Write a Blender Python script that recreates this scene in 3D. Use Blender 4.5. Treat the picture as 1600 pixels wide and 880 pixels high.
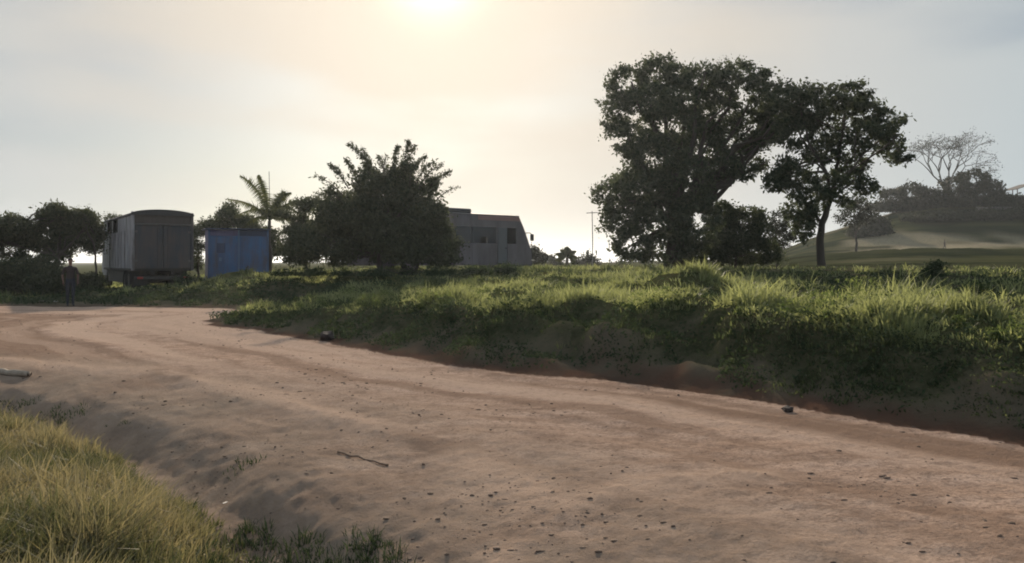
import bpy, bmesh, math, random
import numpy as np
from mathutils import Vector, Matrix

for o in list(bpy.data.objects): bpy.data.objects.remove(o)
S = bpy.context.scene
COL = S.collection
R = math.radians

# ------------------------------------------------------------------ camera
EYE, FPX, HOR = 1.6, 1250.0, 410.0          # eye height, focal length in photo pixels, horizon row
cam_d = bpy.data.cameras.new('camera'); cam = bpy.data.objects.new('camera', cam_d); COL.objects.link(cam)
cam.location = (0, 0, EYE); cam.rotation_euler = (R(90), 0, 0)
cam_d.sensor_width = 36; cam_d.lens = 36 * FPX / 1600
cam_d.shift_y = -30 / 1600
cam_d.clip_start = 0.05; cam_d.clip_end = 8000
S.camera = cam

# ------------------------------------------------------------------ sky and sun
SUN_EL, SUN_AZ = R(20.6), R(-5.6)            # azimuth from +Y, negative to the left
sun_dir = Vector((math.sin(SUN_AZ) * math.cos(SUN_EL), math.cos(SUN_AZ) * math.cos(SUN_EL), math.sin(SUN_EL)))
W = bpy.data.worlds.new('World'); S.world = W; W.use_nodes = True
nt = W.node_tree; nt.nodes.clear()
def wn(t, **k):
    n = nt.nodes.new(t)
    for a, b in k.items(): setattr(n, a, b)
    return n
def wl(a, b): nt.links.new(a, b)
def wmath(op, a, b=None, clamp=False):
    n = wn('ShaderNodeMath', operation=op); n.use_clamp = clamp
    for i, v in enumerate((a, b)):
        if v is None: continue
        if isinstance(v, (int, float)): n.inputs[i].default_value = v
        else: wl(v, n.inputs[i])
    return n.outputs[0]
out = wn('ShaderNodeOutputWorld'); bg = wn('ShaderNodeBackground')
sky = wn('ShaderNodeTexSky', sky_type='NISHITA', sun_disc=False, sun_elevation=SUN_EL, sun_rotation=SUN_AZ,
         altitude=1100, air_density=1.3, dust_density=4.0, ozone_density=1.0)
tc = wn('ShaderNodeTexCoord')
nrm = wn('ShaderNodeVectorMath', operation='NORMALIZE'); wl(tc.outputs['Generated'], nrm.inputs[0])
dot = wn('ShaderNodeVectorMath', operation='DOT_PRODUCT'); wl(nrm.outputs[0], dot.inputs[0]); dot.inputs[1].default_value = sun_dir
cosT = wmath('MAXIMUM', dot.outputs['Value'], 0.0)
base = wn('ShaderNodeMixRGB', blend_type='MULTIPLY'); base.inputs[0].default_value = 1
wl(sky.outputs[0], base.inputs[1]); base.inputs[2].default_value = (0.019, 0.025, 0.034, 1)
# thin high veil of cloud, lit forward by the sun
ramp = wn('ShaderNodeValToRGB')
wl(wmath('MULTIPLY_ADD', dot.outputs['Value'], 0.5), ramp.inputs[0])
ramp.inputs[0].links[0].from_node.inputs[2].default_value = 0.5
el = ramp.color_ramp.elements
el[0].position = 0.0; el[0].color = (0.33, 0.39, 0.45, 1)
el[1].position = 1.0; el[1].color = (0.64, 0.55, 0.44, 1)
for p, c in ((0.55, (0.32, 0.38, 0.43, 1)), (0.88, (0.345, 0.385, 0.40, 1)), (0.945, (0.405, 0.405, 0.39, 1)), (0.97, (0.47, 0.43, 0.375, 1)), (0.988, (0.55, 0.485, 0.405, 1))):
    e = ramp.color_ramp.elements.new(p); e.color = c
mp = wn('ShaderNodeMapping'); wl(nrm.outputs[0], mp.inputs[0]); mp.inputs['Rotation'].default_value = (0, R(-16), R(8)); mp.inputs['Location'].default_value = (3.1, 0.4, 1.7); mp.inputs['Scale'].default_value = (1.0, 1.2, 4.2)
nz = wn('ShaderNodeTexNoise'); wl(mp.outputs[0], nz.inputs['Vector']); nz.inputs['Scale'].default_value = 1.7; nz.inputs['Detail'].default_value = 4; nz.inputs['Roughness'].default_value = 0.45
vr = wn('ShaderNodeMapRange'); wl(nz.outputs['Fac'], vr.inputs[0]); vr.inputs[1].default_value = 0.36; vr.inputs[2].default_value = 0.58; vr.inputs[3].default_value = 0.55; vr.inputs[4].default_value = 0.97
vr.interpolation_type = 'SMOOTHSTEP'
mix = wn('ShaderNodeMixRGB'); wl(vr.outputs[0], mix.inputs[0]); wl(base.outputs[0], mix.inputs[1]); wl(ramp.outputs[0], mix.inputs[2])
# solar aureole
glow = wn('ShaderNodeMixRGB', blend_type='ADD'); glow.inputs[0].default_value = 1
g1 = wmath('MULTIPLY', wmath('POWER', cosT, 900.0), 0.9)
g2 = wmath('MULTIPLY', wmath('POWER', cosT, 60.0), 0.03)
gs = wmath('ADD', g1, g2)
gc = wn('ShaderNodeMixRGB', blend_type='MULTIPLY'); gc.inputs[0].default_value = 1; gc.inputs[1].default_value = (1.0, 0.86, 0.62, 1); wl(gs, gc.inputs[2])
wl(mix.outputs[0], glow.inputs[1]); wl(gc.outputs[0], glow.inputs[2])
wl(glow.outputs[0], bg.inputs[0]); bg.inputs[1].default_value = 1.0
wl(bg.outputs[0], out.inputs[0])

sd = bpy.data.lights.new('sun', 'SUN'); sd.energy = 5.0; sd.angle = R(0.7); sd.color = (1.0, 0.85, 0.68)
sun = bpy.data.objects.new('sun', sd); COL.objects.link(sun)
sun.rotation_euler = (-sun_dir).to_track_quat('-Z', 'Y').to_euler(); sun.location = (0, 0, 60)

S.view_settings.view_transform = 'Standard'; S.view_settings.look = 'None'
S.view_settings.exposure = 0.55; S.view_settings.gamma = 1.0; S.view_settings.use_curve_mapping = False
S.render.engine = 'CYCLES'
S.cycles.use_denoising = True
S.cycles.max_bounces = 6; S.cycles.transparent_max_bounces = 8; S.cycles.volume_bounces = 0
S.cycles.sample_clamp_indirect = 4
S.render.filter_size = 1.9; S.cycles.filter_width = 1.9

# ------------------------------------------------------------------ helpers
def PX(px, py, d):                            # photo pixel at depth d -> point
    return Vector(((px - 800) / FPX * d, d, EYE + (HOR - py) / FPX * d))
def hash2(ix, iy, s):
    h = (ix * 374761393 + iy * 668265263 + s * 1442695041) & 0xffffffff
    h = ((h ^ (h >> 13)) * 1274126177) & 0xffffffff
    return ((h ^ (h >> 16)) & 0xffff) / 65535.0
def vnoise(x, y, s=0):
    ix = np.floor(x).astype(np.int64); iy = np.floor(y).astype(np.int64)
    fx = x - ix; fy = y - iy; fx = fx * fx * (3 - 2 * fx); fy = fy * fy * (3 - 2 * fy)
    a = hash2(ix, iy, s); b = hash2(ix + 1, iy, s); c = hash2(ix, iy + 1, s); d = hash2(ix + 1, iy + 1, s)
    return (a + (b - a) * fx) * (1 - fy) + (c + (d - c) * fx) * fy
def fbm(x, y, s=0, o=4):
    t = 0; a = 0.5; n = 0
    for i in range(o):
        t = t + a * vnoise(x * 2 ** i + 17.3 * i, y * 2 ** i - 9.1 * i, s + i); n += a; a *= 0.5
    return t / n
def sstep(a, b, x):
    t = np.clip((x - a) / (b - a), 0, 1); return t * t * (3 - 2 * t)
def np_mesh(name, V, F, attrs=None, smooth=False):
    V = np.asarray(V, np.float32); F = np.asarray(F, np.int32); k = F.shape[1]
    me = bpy.data.meshes.new(name)
    me.vertices.add(len(V)); me.vertices.foreach_set('co', V.ravel())
    me.loops.add(F.size); me.loops.foreach_set('vertex_index', F.ravel())
    me.polygons.add(len(F)); me.polygons.foreach_set('loop_start', np.arange(0, F.size, k, dtype=np.int32))
    me.update(calc_edges=True)
    if smooth: me.polygons.foreach_set('use_smooth', np.ones(len(F), bool))
    for a, v in (attrs or {}).items():
        at = me.attributes.new(a, 'FLOAT', 'POINT'); at.data.foreach_set('value', np.asarray(v, np.float32))
    return me
def tag(o, label=None, cat=None, group=None, kind=None):
    if label: o['label'] = label
    if cat: o['category'] = cat
    if group: o['group'] = group
    if kind: o['kind'] = kind
    return o
def link(name, me, mat=None, parent=None):
    o = bpy.data.objects.new(name, me); COL.objects.link(o)
    if mat is not None:
        for m in (mat if isinstance(mat, (list, tuple)) else [mat]): me.materials.append(m)
    if parent: o.parent = parent
    return o
def thing(name, label, cat, loc=(0, 0, 0), rotz=0, group=None):
    o = bpy.data.objects.new(name, None); COL.objects.link(o); o.empty_display_size = 0.3
    o.location = loc; o.rotation_euler = (0, 0, rotz)
    return tag(o, label, cat, group)

# ------------------------------------------------------------------ materials
class MatB:
    def __init__(s, name):
        s.m = bpy.data.materials.new(name); s.m.use_nodes = True; s.t = s.m.node_tree; s.t.nodes.clear()
        s.out = s.t.nodes.new('ShaderNodeOutputMaterial')
    def n(s, t, ins=None, **k):
        n = s.t.nodes.new(t)
        for a, b in k.items(): setattr(n, a, b)
        for a, b in (ins or {}).items():
            if hasattr(b, 'is_linked') or isinstance(b, bpy.types.NodeSocket): s.t.links.new(b, n.inputs[a])
            else: n.inputs[a].default_value = b
        return n
    def noise(s, scale, detail=4, rough=0.55, vec=None):
        i = {'Scale': scale, 'Detail': detail, 'Roughness': rough}
        if vec is not None: i['Vector'] = vec
        return s.n('ShaderNodeTexNoise', i).outputs['Fac']
    def mix(s, f, a, b, bt='MIX'): return s.n('ShaderNodeMixRGB', {0: f, 1: a, 2: b}, blend_type=bt).outputs[0]
    def rng(s, v, a, b, c=0.0, d=1.0): return s.n('ShaderNodeMapRange', {0: v, 1: a, 2: b, 3: c, 4: d}).outputs[0]
    def attr(s, nm): return s.n('ShaderNodeAttribute', attribute_name=nm).outputs['Fac']
    def obj(s): return s.n('ShaderNodeTexCoord').outputs['Object']
    def math(s, op, a, b=0.0): return s.n('ShaderNodeMath', {0: a, 1: b}, operation=op).outputs[0]
    def done(s, sh): s.t.links.new(sh, s.out.inputs[0]); return s.m
def c4(c): return (c[0], c[1], c[2], 1)
def paint(name, col, col2=None, rough=0.6, scale=6.0, metal=0.0, dirt=0.5, streak=True):
    b = MatB(name); v = b.obj()
    vv = b.n('ShaderNodeMapping', {'Vector': v, 'Scale': (1.0, 1.0, 0.25 if streak else 1.0)}).outputs[0]
    f = b.rng(b.noise(scale, 5, 0.65, vv), 0.38, 0.68)
    c = b.mix(b.math('MULTIPLY', f, dirt), c4(col), c4(col2 or (col[0] * .55, col[1] * .5, col[2] * .45)))
    bm = b.n('ShaderNodeBump', {'Height': b.noise(scale * 5, 3, .6, v), 'Strength': 0.25, 'Distance': 0.01}).outputs[0]
    p = b.n('ShaderNodeBsdfPrincipled', {'Base Color': c, 'Roughness': rough, 'Metallic': metal, 'Normal': bm})
    return b.done(p.outputs[0])
def foliage(name, dark, light, trans=0.35, rough=0.6, spec=.2):
    b = MatB(name); t = b.attr('tint')
    c = b.mix(t, c4(dark), c4(light))
    d = b.n('ShaderNodeBsdfPrincipled', {'Base Color': c, 'Roughness': rough})
    d.inputs['Specular IOR Level'].default_value = spec
    tr = b.n('ShaderNodeBsdfTranslucent', {'Color': b.mix(1.0, c, (1.2, 1.2, 0.85, 1), 'MULTIPLY')})
    return b.done(b.n('ShaderNodeMixShader', {0: trans, 1: d.outputs[0], 2: tr.outputs[0]}).outputs[0])
def bark(name, a, c2):
    b = MatB(name); v = b.n('ShaderNodeMapping', {'Vector': b.obj(), 'Scale': (1, 1, .25)}).outputs[0]
    n = b.noise(9, 6, .65, v)
    p = b.n('ShaderNodeBsdfPrincipled', {'Base Color': b.mix(n, c4(a), c4(c2)), 'Roughness': 0.95,
            'Normal': b.n('ShaderNodeBump', {'Height': n, 'Strength': .7, 'Distance': .03}).outputs[0]})
    return b.done(p.outputs[0])
def glass(name, col=(0.03, 0.035, 0.04), alpha=0.75):
    b = MatB(name)
    p = b.n('ShaderNodeBsdfPrincipled', {'Base Color': c4(col), 'Roughness': 0.12})
    t = b.n('ShaderNodeBsdfTransparent', {'Color': (0.8, 0.85, 0.85, 1)})
    return b.done(b.n('ShaderNodeMixShader', {0: alpha, 1: t.outputs[0], 2: p.outputs[0]}).outputs[0])
def ground_mat():
    b = MatB('earth_and_turf'); g = b.n('ShaderNodeNewGeometry').outputs['Position']
    big = b.noise(0.35, 5, .6, g); mid = b.noise(1.9, 6, .65, g); fine = b.noise(14, 6, .7, g)
    tr = b.n('ShaderNodeMapping', {'Vector': g, 'Rotation': (0, 0, R(48)), 'Scale': (0.22, 2.6, 1)}).outputs[0]   # wheel-track streaks
    st = b.noise(1.0, 5, .6, tr)
    soil = b.mix(b.rng(big, .35, .65), (0.59, 0.405, 0.30, 1), (0.47, 0.335, 0.26, 1))
    soil = b.mix(b.rng(st, .42, .70), soil, (0.68, 0.50, 0.40, 1))
    soil = b.mix(b.math('MULTIPLY', b.rng(mid, .48, .70), .6), soil, (0.25, 0.165, 0.12, 1))
    dash = b.noise(1.0, 5, .7, b.n('ShaderNodeMapping', {'Vector': g, 'Rotation': (0, 0, R(-12)), 'Scale': (2.6, 8.5, 3)}).outputs[0])
    soil = b.mix(b.math('MULTIPLY', b.rng(dash, .52, .66), .5), soil, (0.22, 0.145, 0.105, 1))
    soil = b.mix(b.math('MULTIPLY', b.rng(fine, .50, .66), .55), soil, (0.20, 0.135, 0.10, 1))
    soil = b.mix(b.math('MULTIPLY', b.rng(b.noise(34, 4, .7, g), .50, .64), .5), soil, (0.17, 0.115, 0.085, 1))
    rough_soil = b.mix(b.rng(mid, .38, .64), (0.42, 0.325, 0.255, 1), (0.26, 0.205, 0.165, 1))
    rough_soil = b.mix(b.math('MULTIPLY', b.rng(fine, .45, .7), .6), rough_soil, (0.37, 0.27, 0.19, 1))
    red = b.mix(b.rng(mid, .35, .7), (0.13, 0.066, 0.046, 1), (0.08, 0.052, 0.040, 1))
    turf = b.mix(b.rng(mid, .35, .65), (0.060, 0.075, 0.030, 1), (0.105, 0.095, 0.045, 1))
    turf = b.mix(b.math('MULTIPLY', b.rng(fine, .5, .7), .5), turf, (0.16, 0.13, 0.075, 1))
    pale = b.mix(b.rng(mid, .4, .7), (0.44, 0.36, 0.25, 1), (0.28, 0.24, 0.16, 1))
    soil = b.mix(b.math('MULTIPLY', b.attr('worn'), .85), soil, (0.27, 0.18, 0.13, 1))
    soil = b.mix(b.math('MULTIPLY', b.attr('track'), .85), soil, b.mix(b.math('MULTIPLY', b.rng(fine, .45, .68), .45), (0.62, 0.45, 0.35, 1), (0.40, 0.28, 0.21, 1)))
    c = b.mix(b.attr('rough'), soil, rough_soil)
    c = b.mix(b.math('MULTIPLY', b.attr('dust'), .75), c, b.mix(b.math('MULTIPLY', b.rng(fine, .45, .7), .5), (0.64, 0.46, 0.35, 1), (0.40, 0.28, 0.205, 1)))
    c = b.mix(b.attr('turf'), c, turf)
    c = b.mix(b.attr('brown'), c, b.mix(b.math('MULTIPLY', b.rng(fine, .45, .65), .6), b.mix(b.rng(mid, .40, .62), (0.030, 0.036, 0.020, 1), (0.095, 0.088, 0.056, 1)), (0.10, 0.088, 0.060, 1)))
    c = b.mix(b.attr('scrub'), c, b.mix(b.rng(b.noise(1.0, 5, .6, b.n('ShaderNodeMapping', {'Vector': g, 'Scale': (.03, .13, .3)}).outputs[0]), .4, .62), (0.022, 0.028, 0.012, 1), (0.072, 0.072, 0.032, 1)))
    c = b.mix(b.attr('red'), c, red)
    c = b.mix(b.attr('pale'), c, pale)
    h = b.math('ADD', b.math('MULTIPLY', mid, .12), b.math('MULTIPLY', fine, .42))
    h = b.math('ADD', h, b.math('MULTIPLY', b.noise(40, 5, .75, g), .35))
    bm = b.n('ShaderNodeBump', {'Height': h, 'Strength': 1.0, 'Distance': 0.085}).outputs[0]
    p = b.n('ShaderNodeBsdfDiffuse', {'Color': c, 'Roughness': 0.4, 'Normal': bm})
    return b.done(p.outputs[0])
M_GROUND = ground_mat()

# ------------------------------------------------------------------ terrain
BANK = np.array([(25, -20), (14, -5), (8, 2.7), (4.5, 7.0), (3.13, 8.7), (2.2, 9.9), (0.5, 11.3), (-1, 12.6), (-3.6, 16), (-6.1, 19), (-7.9, 20.6),
                 (-8.3, 21.8), (-8.1, 24), (-8.2, 25.8), (-9.0, 27.2), (-10.5, 28.0), (-14, 28.6), (-23, 29.8), (-60, 33), (-200, 40), (-200, -100), (25, -100)], float)
VERGE = np.array([0.75, 0.15]) * np.array([[0]] * 2 + [[1]] * 11 + [[0]] * 2) + np.array([(-200, 30), (-30, 15), (-12, 11.4), (-8, 10.4), (-6.2, 9.2), (-4.66, 7.9), (-3.4, 6.4), (-2.55, 5.3), (-1.8, 4.15), (-1.35, 3), (-0.95, 1.5), (-0.6, -2),
                  (-0.4, -20), (-0.4, -100), (-200, -100)], float)
EDGE1 = np.array([(-8.5, 13.3), (-5.2, 11.8), (-2.7, 9.5), (-.55, 6.9), (.25, 5.6)], float); EDGE2 = np.array([(-.2, 4.2), (-.07, 4.55), (.43, 5.33), (.95, 5.75), (1.9, 6.0)], float)
def inside(P, x, y):
    r = np.zeros(x.shape, bool); n = len(P)
    for i in range(n):
        (x0, y0), (x1, y1) = P[i], P[(i + 1) % n]
        if y0 == y1: continue
        c = ((y0 > y) != (y1 > y)) & (x < (x1 - x0) * (y - y0) / (y1 - y0) + x0); r ^= c
    return r
def pdist(P, x, y, n):
    d = np.full(x.shape, 1e9)
    for i in range(n):
        ax, ay = P[i]; bx, by = P[i + 1]; dx, dy = bx - ax, by - ay
        t = np.clip(((x - ax) * dx + (y - ay) * dy) / (dx * dx + dy * dy), 0, 1)
        d = np.minimum(d, np.hypot(x - ax - t * dx, y - ay - t * dy))
    return d
def gauss(x, y, cx, cy, r, h): return h * np.exp(-((x - cx) ** 2 + (y - cy) ** 2) / (r * r))
def terrain(x, y):
    x = np.asarray(x, float); y = np.asarray(y, float)
    d = np.hypot(x, y)
    wob = np.clip(d / 20, .25, 1.2)
    xs = x + (fbm(x * .9, y * .9, 3, 3) - .5) * 0.7 * wob; ys = y + (fbm(x * .9, y * .9, 9, 3) - .5) * 0.7 * wob
    road_in = inside(BANK, xs, ys); left_in = inside(VERGE, xs, ys)
    sb = pdist(BANK, xs, ys, len(BANK) - 4); sb = np.where(road_in, -sb, sb)          # >0 on the bank
    sl = pdist(VERGE, xs, ys, len(VERGE) - 3); sl = np.where(left_in, sl, -sl)        # >0 on the grass at the left
    az = x / np.maximum(np.abs(y), .5)
    # bank
    Hn = np.interp(x - 0.35 * (y - 10), [-12, -8.5, -4.5, -1, 1.5, 4, 7, 12], [.22, .42, .70, .86, .88, .88, .88, .9])
    zp = np.interp(az, [-.9, -.5, -.43, -.36, -.28, -.18, 0, .3, .7], [.05, .14, .35, .72, .92, 1.05, 1.15, 1.12, 1.05])
    far = sstep(20, 34, y); T = Hn * (1 - far) + zp * far
    Wd = np.interp(x - 0.35 * (y - 10), [-9, -4, -1.5, .3, 1.9, 2.6, 3.2, 6], [1.5, 1.8, 2.2, 3.0, 3.2, 2.4, 1.9, 2.0]) * (0.8 + 0.4 * fbm(x * .5, y * .5, 21, 2))
    Wd = Wd + 4.0 * sstep(24, 30, y)
    f = np.clip(sb / Wd, 0, 1); prof = f * f * (3 - 2 * f); prof = np.where(f > 0, .35 * np.minimum(1, f * 1.6) + .65 * prof, 0)
    T = T * (1 + (.42 * (fbm(x * .55 + 7, y * .55, 141, 3) - .5)) * sstep(22, 16, y)); z = T * prof
    slope = np.clip(4 * f * (1 - f), 0, 1)
    gul = np.abs(fbm(x * .95 + y * .55, y * .45 - x * .3, 31, 3) - .5) * 2
    ux = x - .35 * (y - 10); bare = sstep(-2.6, -1.2, ux) * sstep(3.0, 2.2, ux) * sstep(26, 22, y)
    z += slope * (gul - .3) * (0.40 + .22 * bare) * np.clip(T, 0, 1)
    z += slope * ((fbm(x * 3.4, y * 3.4, 131, 4) - .5) * .16 + (fbm(x * 9, y * 9, 135, 2) - .5) * .05) * sstep(30, 18, y)
    plat = sstep(.7, 1.0, f)
    z += plat * (fbm(x * .62, y * .62, 43, 4) - .5) * 0.62 * np.clip(T, .2, 1) * (1 - .6 * sstep(25, 60, y))
    z += gauss(x, y, 3.45, 16.2, 1.0, .55) + gauss(x, y, 2.3, 17.5, 1.0, .22) + gauss(x, y, -12.6, 37.2, 1.5, .50) + gauss(x, y, 6.9, 12.6, 1.1, .15)
    z += gauss(x, y, -15.2, 33.6, 1.2, .28) + gauss(x, y, -17.6, 33.4, .9, .30)
    # hill on the right
    crest = np.interp(az, [.05, .30, .345, .39, .48, .56, .64, .8, 1.2], [0, 1.6, 4.4, 8.2, 13.2, 15.2, 16.4, 17, 16])
    hf = np.interp(y, [50, 75, 100, 150, 160, 172, 186, 200, 220, 320, 900], [0, .03, .08, .22, .30, .52, .78, .95, 1.0, .9, .6])
    z += crest * hf * (y > 0)
    z += sstep(60, 200, y) * (fbm(x * .03, y * .03, 55, 4) - .5) * 2.2 * sstep(.28, .42, az)
    z += sstep(60, 110, y) * sstep(300, 200, y) * (fbm(x * .018, y * .11, 57, 3) - .5) * 2.6 * sstep(.26, .40, az)
    # road bed, ruts, rough shoulder and ditch
    onroad = (sb < 0) & (sl < 0)
    u = (x * .71 + y * .70); v = (x * .70 - y * .71)                                   # across / along the road
    ruts = (fbm(u * 1.7, v * .18, 61, 3) - .5) * .13 + (fbm(-sb * 3.2, v * .12, 65, 3) - .5) * .045 + (np.abs(fbm(x * 2.0 - y * .6, y * 4.6 + x, 67, 4) - .5) - .15) * .03
    for Q, hh, ww in ((EDGE1, .028, .20), (EDGE2, .026, .14)): ruts = ruts + hh * np.exp(-(pdist(Q, xs, ys, len(Q) - 1) / ww) ** 2)
    rg = sstep(3.8, 1.2, -sl)                                                            # near the ditch
    lump = (fbm(x * 1.6, y * 1.6, 71, 4) - .5) * .06 + (.25 - np.abs(fbm(x * 5.2 + y, y * 6.5, 75, 4) - .5)) * .04 + (fbm(x * 10, y * 12, 77, 2) - .5) * .03
    ruts = ruts * .65; lump = lump * .75
    z = np.where(onroad, z + ruts * (1 - sstep(25, 40, d)) + rg * lump, z)
    z += np.where(onroad, (fbm(x * 8, y * 12, 81, 3) - .5) * .022, 0) * sstep(30, 12, d)
    z -= .27 * np.exp(-((sl + .1) / .38) ** 2) + .20 * sstep(2.6, 0, -sl) * (sl < 0) + (sl >= 0) * .20 * sstep(3, 0, sl)
    z += (sl > .5) * (fbm(x * .8, y * .8, 91, 3) - .5) * .25
    z += gauss(x, y, -2.1, 6.2, .55, .10)
    n1 = fbm(x * .8, y * .8, 101, 4); n2 = fbm(x * 2.4, y * 2.4, 105, 3)
    turf = np.where(sb > 0, sstep(.15, .6, f + (n1 - .5) * .8 + (n2 - .5) * .4), 0); turf = np.maximum(turf, np.where(sl > 0, sstep(-.1, .25, sl + (n2 - .5) * .5), 0))
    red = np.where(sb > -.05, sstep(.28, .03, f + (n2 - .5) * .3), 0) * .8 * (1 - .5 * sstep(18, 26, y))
    rough = np.clip(rg * (.45 + 1.1 * (n1 - .25)), 0, 1) * (sl < .3)
    rough = np.maximum(rough, (sb > 0) * .9)
    pale = sstep(7, 3, np.abs(y - 147 - 10 * (fbm(x * .02, y * 0, 7, 2) - .5)) - 3 * n1) * sstep(.36, .45, az) * (.2 + .55 * sstep(.4, .6, fbm(x * .05, y * .05, 119, 2)))
    pale = np.maximum(pale, .55 * sstep(.62, .72, fbm(x * .025, y * .07, 113, 3)) * sstep(70, 110, y) * sstep(.35, .45, az))
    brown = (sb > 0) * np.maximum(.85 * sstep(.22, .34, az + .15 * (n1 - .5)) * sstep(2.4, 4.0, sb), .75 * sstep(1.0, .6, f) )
    dust = onroad * np.clip(np.exp(-((pdist(EDGE1, xs, ys, len(EDGE1) - 1)) / .32) ** 2) + .8 * np.exp(-(pdist(EDGE2, xs, ys, len(EDGE2) - 1) / .16) ** 2), 0, 1) * sstep(.3, .6, n1 + .15)
    scrub = sstep(45, 80, y) * sstep(.24, .34, az)
    wr = -sb + .25 * (n1 - .5); al = v + .15 * (n2 - .5)
    t1 = fbm(wr * 1.15 + 3.3, al * .045, 401, 3); t2 = fbm(wr * 2.6, al * .09 + 5, 411, 3)
    track = onroad * np.clip(sstep(.53, .66, t1) * .9 + .5 * sstep(.58, .70, t2), 0, 1) * (1 - .6 * rg)
    worn = onroad * np.clip(sstep(.46, .34, t1) * .8 + .6 * sstep(.42, .32, t2), 0, 1)
    return dict(track=track, worn=worn, scrub=scrub, dust=dust, brown=brown, z=z, sb=sb, sl=sl, f=f, turf=turf, red=red, rough=rough, pale=pale, road=onroad)
def hz(x, y): return float(terrain(np.array([x]), np.array([y]))['z'][0])

def build_terrain():
    fine = np.arange(-38, 38.001, 0.17); side = np.arange(42, 319, 4.0)
    A = np.radians(np.concatenate([fine, side])); nA = len(A)
    rr = [0.4]
    while rr[-1] < 2.6: rr.append(rr[-1] * 1.06)
    while rr[-1] < 60: rr.append(rr[-1] * 1.0078)
    while rr[-1] < 6000: rr.append(rr[-1] * 1.03)
    rr = np.array(rr); nR = len(rr)
    X = (rr[:, None] * np.sin(A)[None]).ravel(); Y = (rr[:, None] * np.cos(A)[None]).ravel()
    t = terrain(X, Y)
    V = np.stack([X, Y, t['z']], 1)
    i = np.arange(nR - 1)[:, None] * nA; j = np.arange(nA)[None]; j2 = (j + 1) % nA
    F = np.stack([(i + j).ravel(), (i + j2).ravel(), (i + nA + j2).ravel(), (i + nA + j).ravel()], 1)
    F = F[:, ::-1]
    V = np.concatenate([V, [[0, 0, float(terrain(np.array([0.]), np.array([0.]))['z'][0])]]])
    cap = len(V) - 1
    at = {k: np.concatenate([t[k].astype(float), [0]]) for k in ('turf', 'red', 'rough', 'pale', 'brown', 'dust', 'scrub', 'track', 'worn')}
    vr = np.concatenate([t['road'], [True]])
    fr = vr[F].sum(1) >= 3
    capF = np.stack([np.arange(nA), (np.arange(nA) + 1) % nA, np.full(nA, cap), np.full(nA, cap)], 1)[:, [2, 1, 0]]
    for nm, sel in (('dirt_road', fr), ('ground', ~fr)):
        Fs = F[sel]; used = np.zeros(len(V), bool); used[Fs] = True
        idx = np.cumsum(used) - 1
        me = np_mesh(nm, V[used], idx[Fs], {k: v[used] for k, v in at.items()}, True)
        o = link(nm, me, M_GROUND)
        tag(o, 'dusty reddish brown earth road curving away to the far left' if nm == 'dirt_road' else 'grassy bank, plateau, ditch side and distant hill', None, None, 'structure')
    return
build_terrain()

# ------------------------------------------------------------------ grass, weeds and clods
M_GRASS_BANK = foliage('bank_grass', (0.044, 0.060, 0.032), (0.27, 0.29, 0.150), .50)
M_GRASS_DRY = foliage('verge_grass', (0.068, 0.082, 0.038), (0.33, 0.275, 0.175), .30)
M_CREST = foliage('crest_weed_leaves', (0.055, 0.085, 0.034), (0.19, 0.22, 0.090), .45, .8, .08)
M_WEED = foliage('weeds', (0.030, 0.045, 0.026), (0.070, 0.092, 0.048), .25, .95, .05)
def tuft(r, x, y, z, k, rad, h):
    n = len(x); a = r.uniform(0, 2 * np.pi, (n, k)); q = np.sqrt(r.random((n, k))); R_ = rad[:, None] * q
    X = x[:, None] + np.cos(a) * R_; Y = y[:, None] + np.sin(a) * R_; Z = np.repeat(z[:, None], k, 1)
    H = h[:, None] * r.uniform(.45, 1.15, (n, k)) * (1.1 - .35 * q); m = H * np.abs(r.normal(.18 + .55 * q, .36))
    a2 = a + r.normal(0, .5, (n, k))
    return np.stack([X.ravel(), Y.ravel(), Z.ravel()], 1), H.ravel(), np.stack([(np.cos(a2) * m).ravel(), (np.sin(a2) * m).ravel(), np.zeros(n * k)], 1)
def blades(name, base, h, w, tint, mat, label, seed, lean=.45, kind='stuff', parent=None, bias=(0, 0), LV=None):
    r = np.random.default_rng(seed); n = len(base)
    a = r.uniform(0, 2 * np.pi, n); sdv = np.stack([np.cos(a), np.sin(a), 0 * a], 1) * (w / 2)[:, None]
    la = r.uniform(0, 2 * np.pi, n); lm = np.abs(r.normal(0, lean, n)) * h
    L = np.stack([np.cos(la) * lm + bias[0] * h, np.sin(la) * lm + bias[1] * h, 0 * la], 1)
    if LV is not None: L = LV; lm = np.minimum(np.hypot(LV[:, 0], LV[:, 1]), h * 1.3)
    up = np.zeros((n, 3)); up[:, 2] = h
    mid = base + up * .55 + L * .3; tip = base + up * np.sqrt(np.clip(1 - .35 * (lm / h) ** 2, .2, 1))[:, None] + L
    V = np.stack([base - sdv, base + sdv, mid + sdv * .8, mid - sdv * .8, tip + sdv * .12, tip - sdv * .12], 1).reshape(-1, 3)
    k = np.arange(n)[:, None] * 6
    F = np.concatenate([k + np.array([[0, 1, 2, 3]]), k + np.array([[3, 2, 4, 5]])])
    me = np_mesh(name, V, F, {'tint': np.repeat(tint, 6)})
    o = link(name, me, mat, parent)
    return tag(o, label, None, None, kind)
def polar(r, n, d0, d1, t0=-.72, t1=.72):
    d = np.exp(r.uniform(math.log(d0), math.log(d1), n)); t = r.uniform(t0, t1, n)
    return t * d, d
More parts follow.
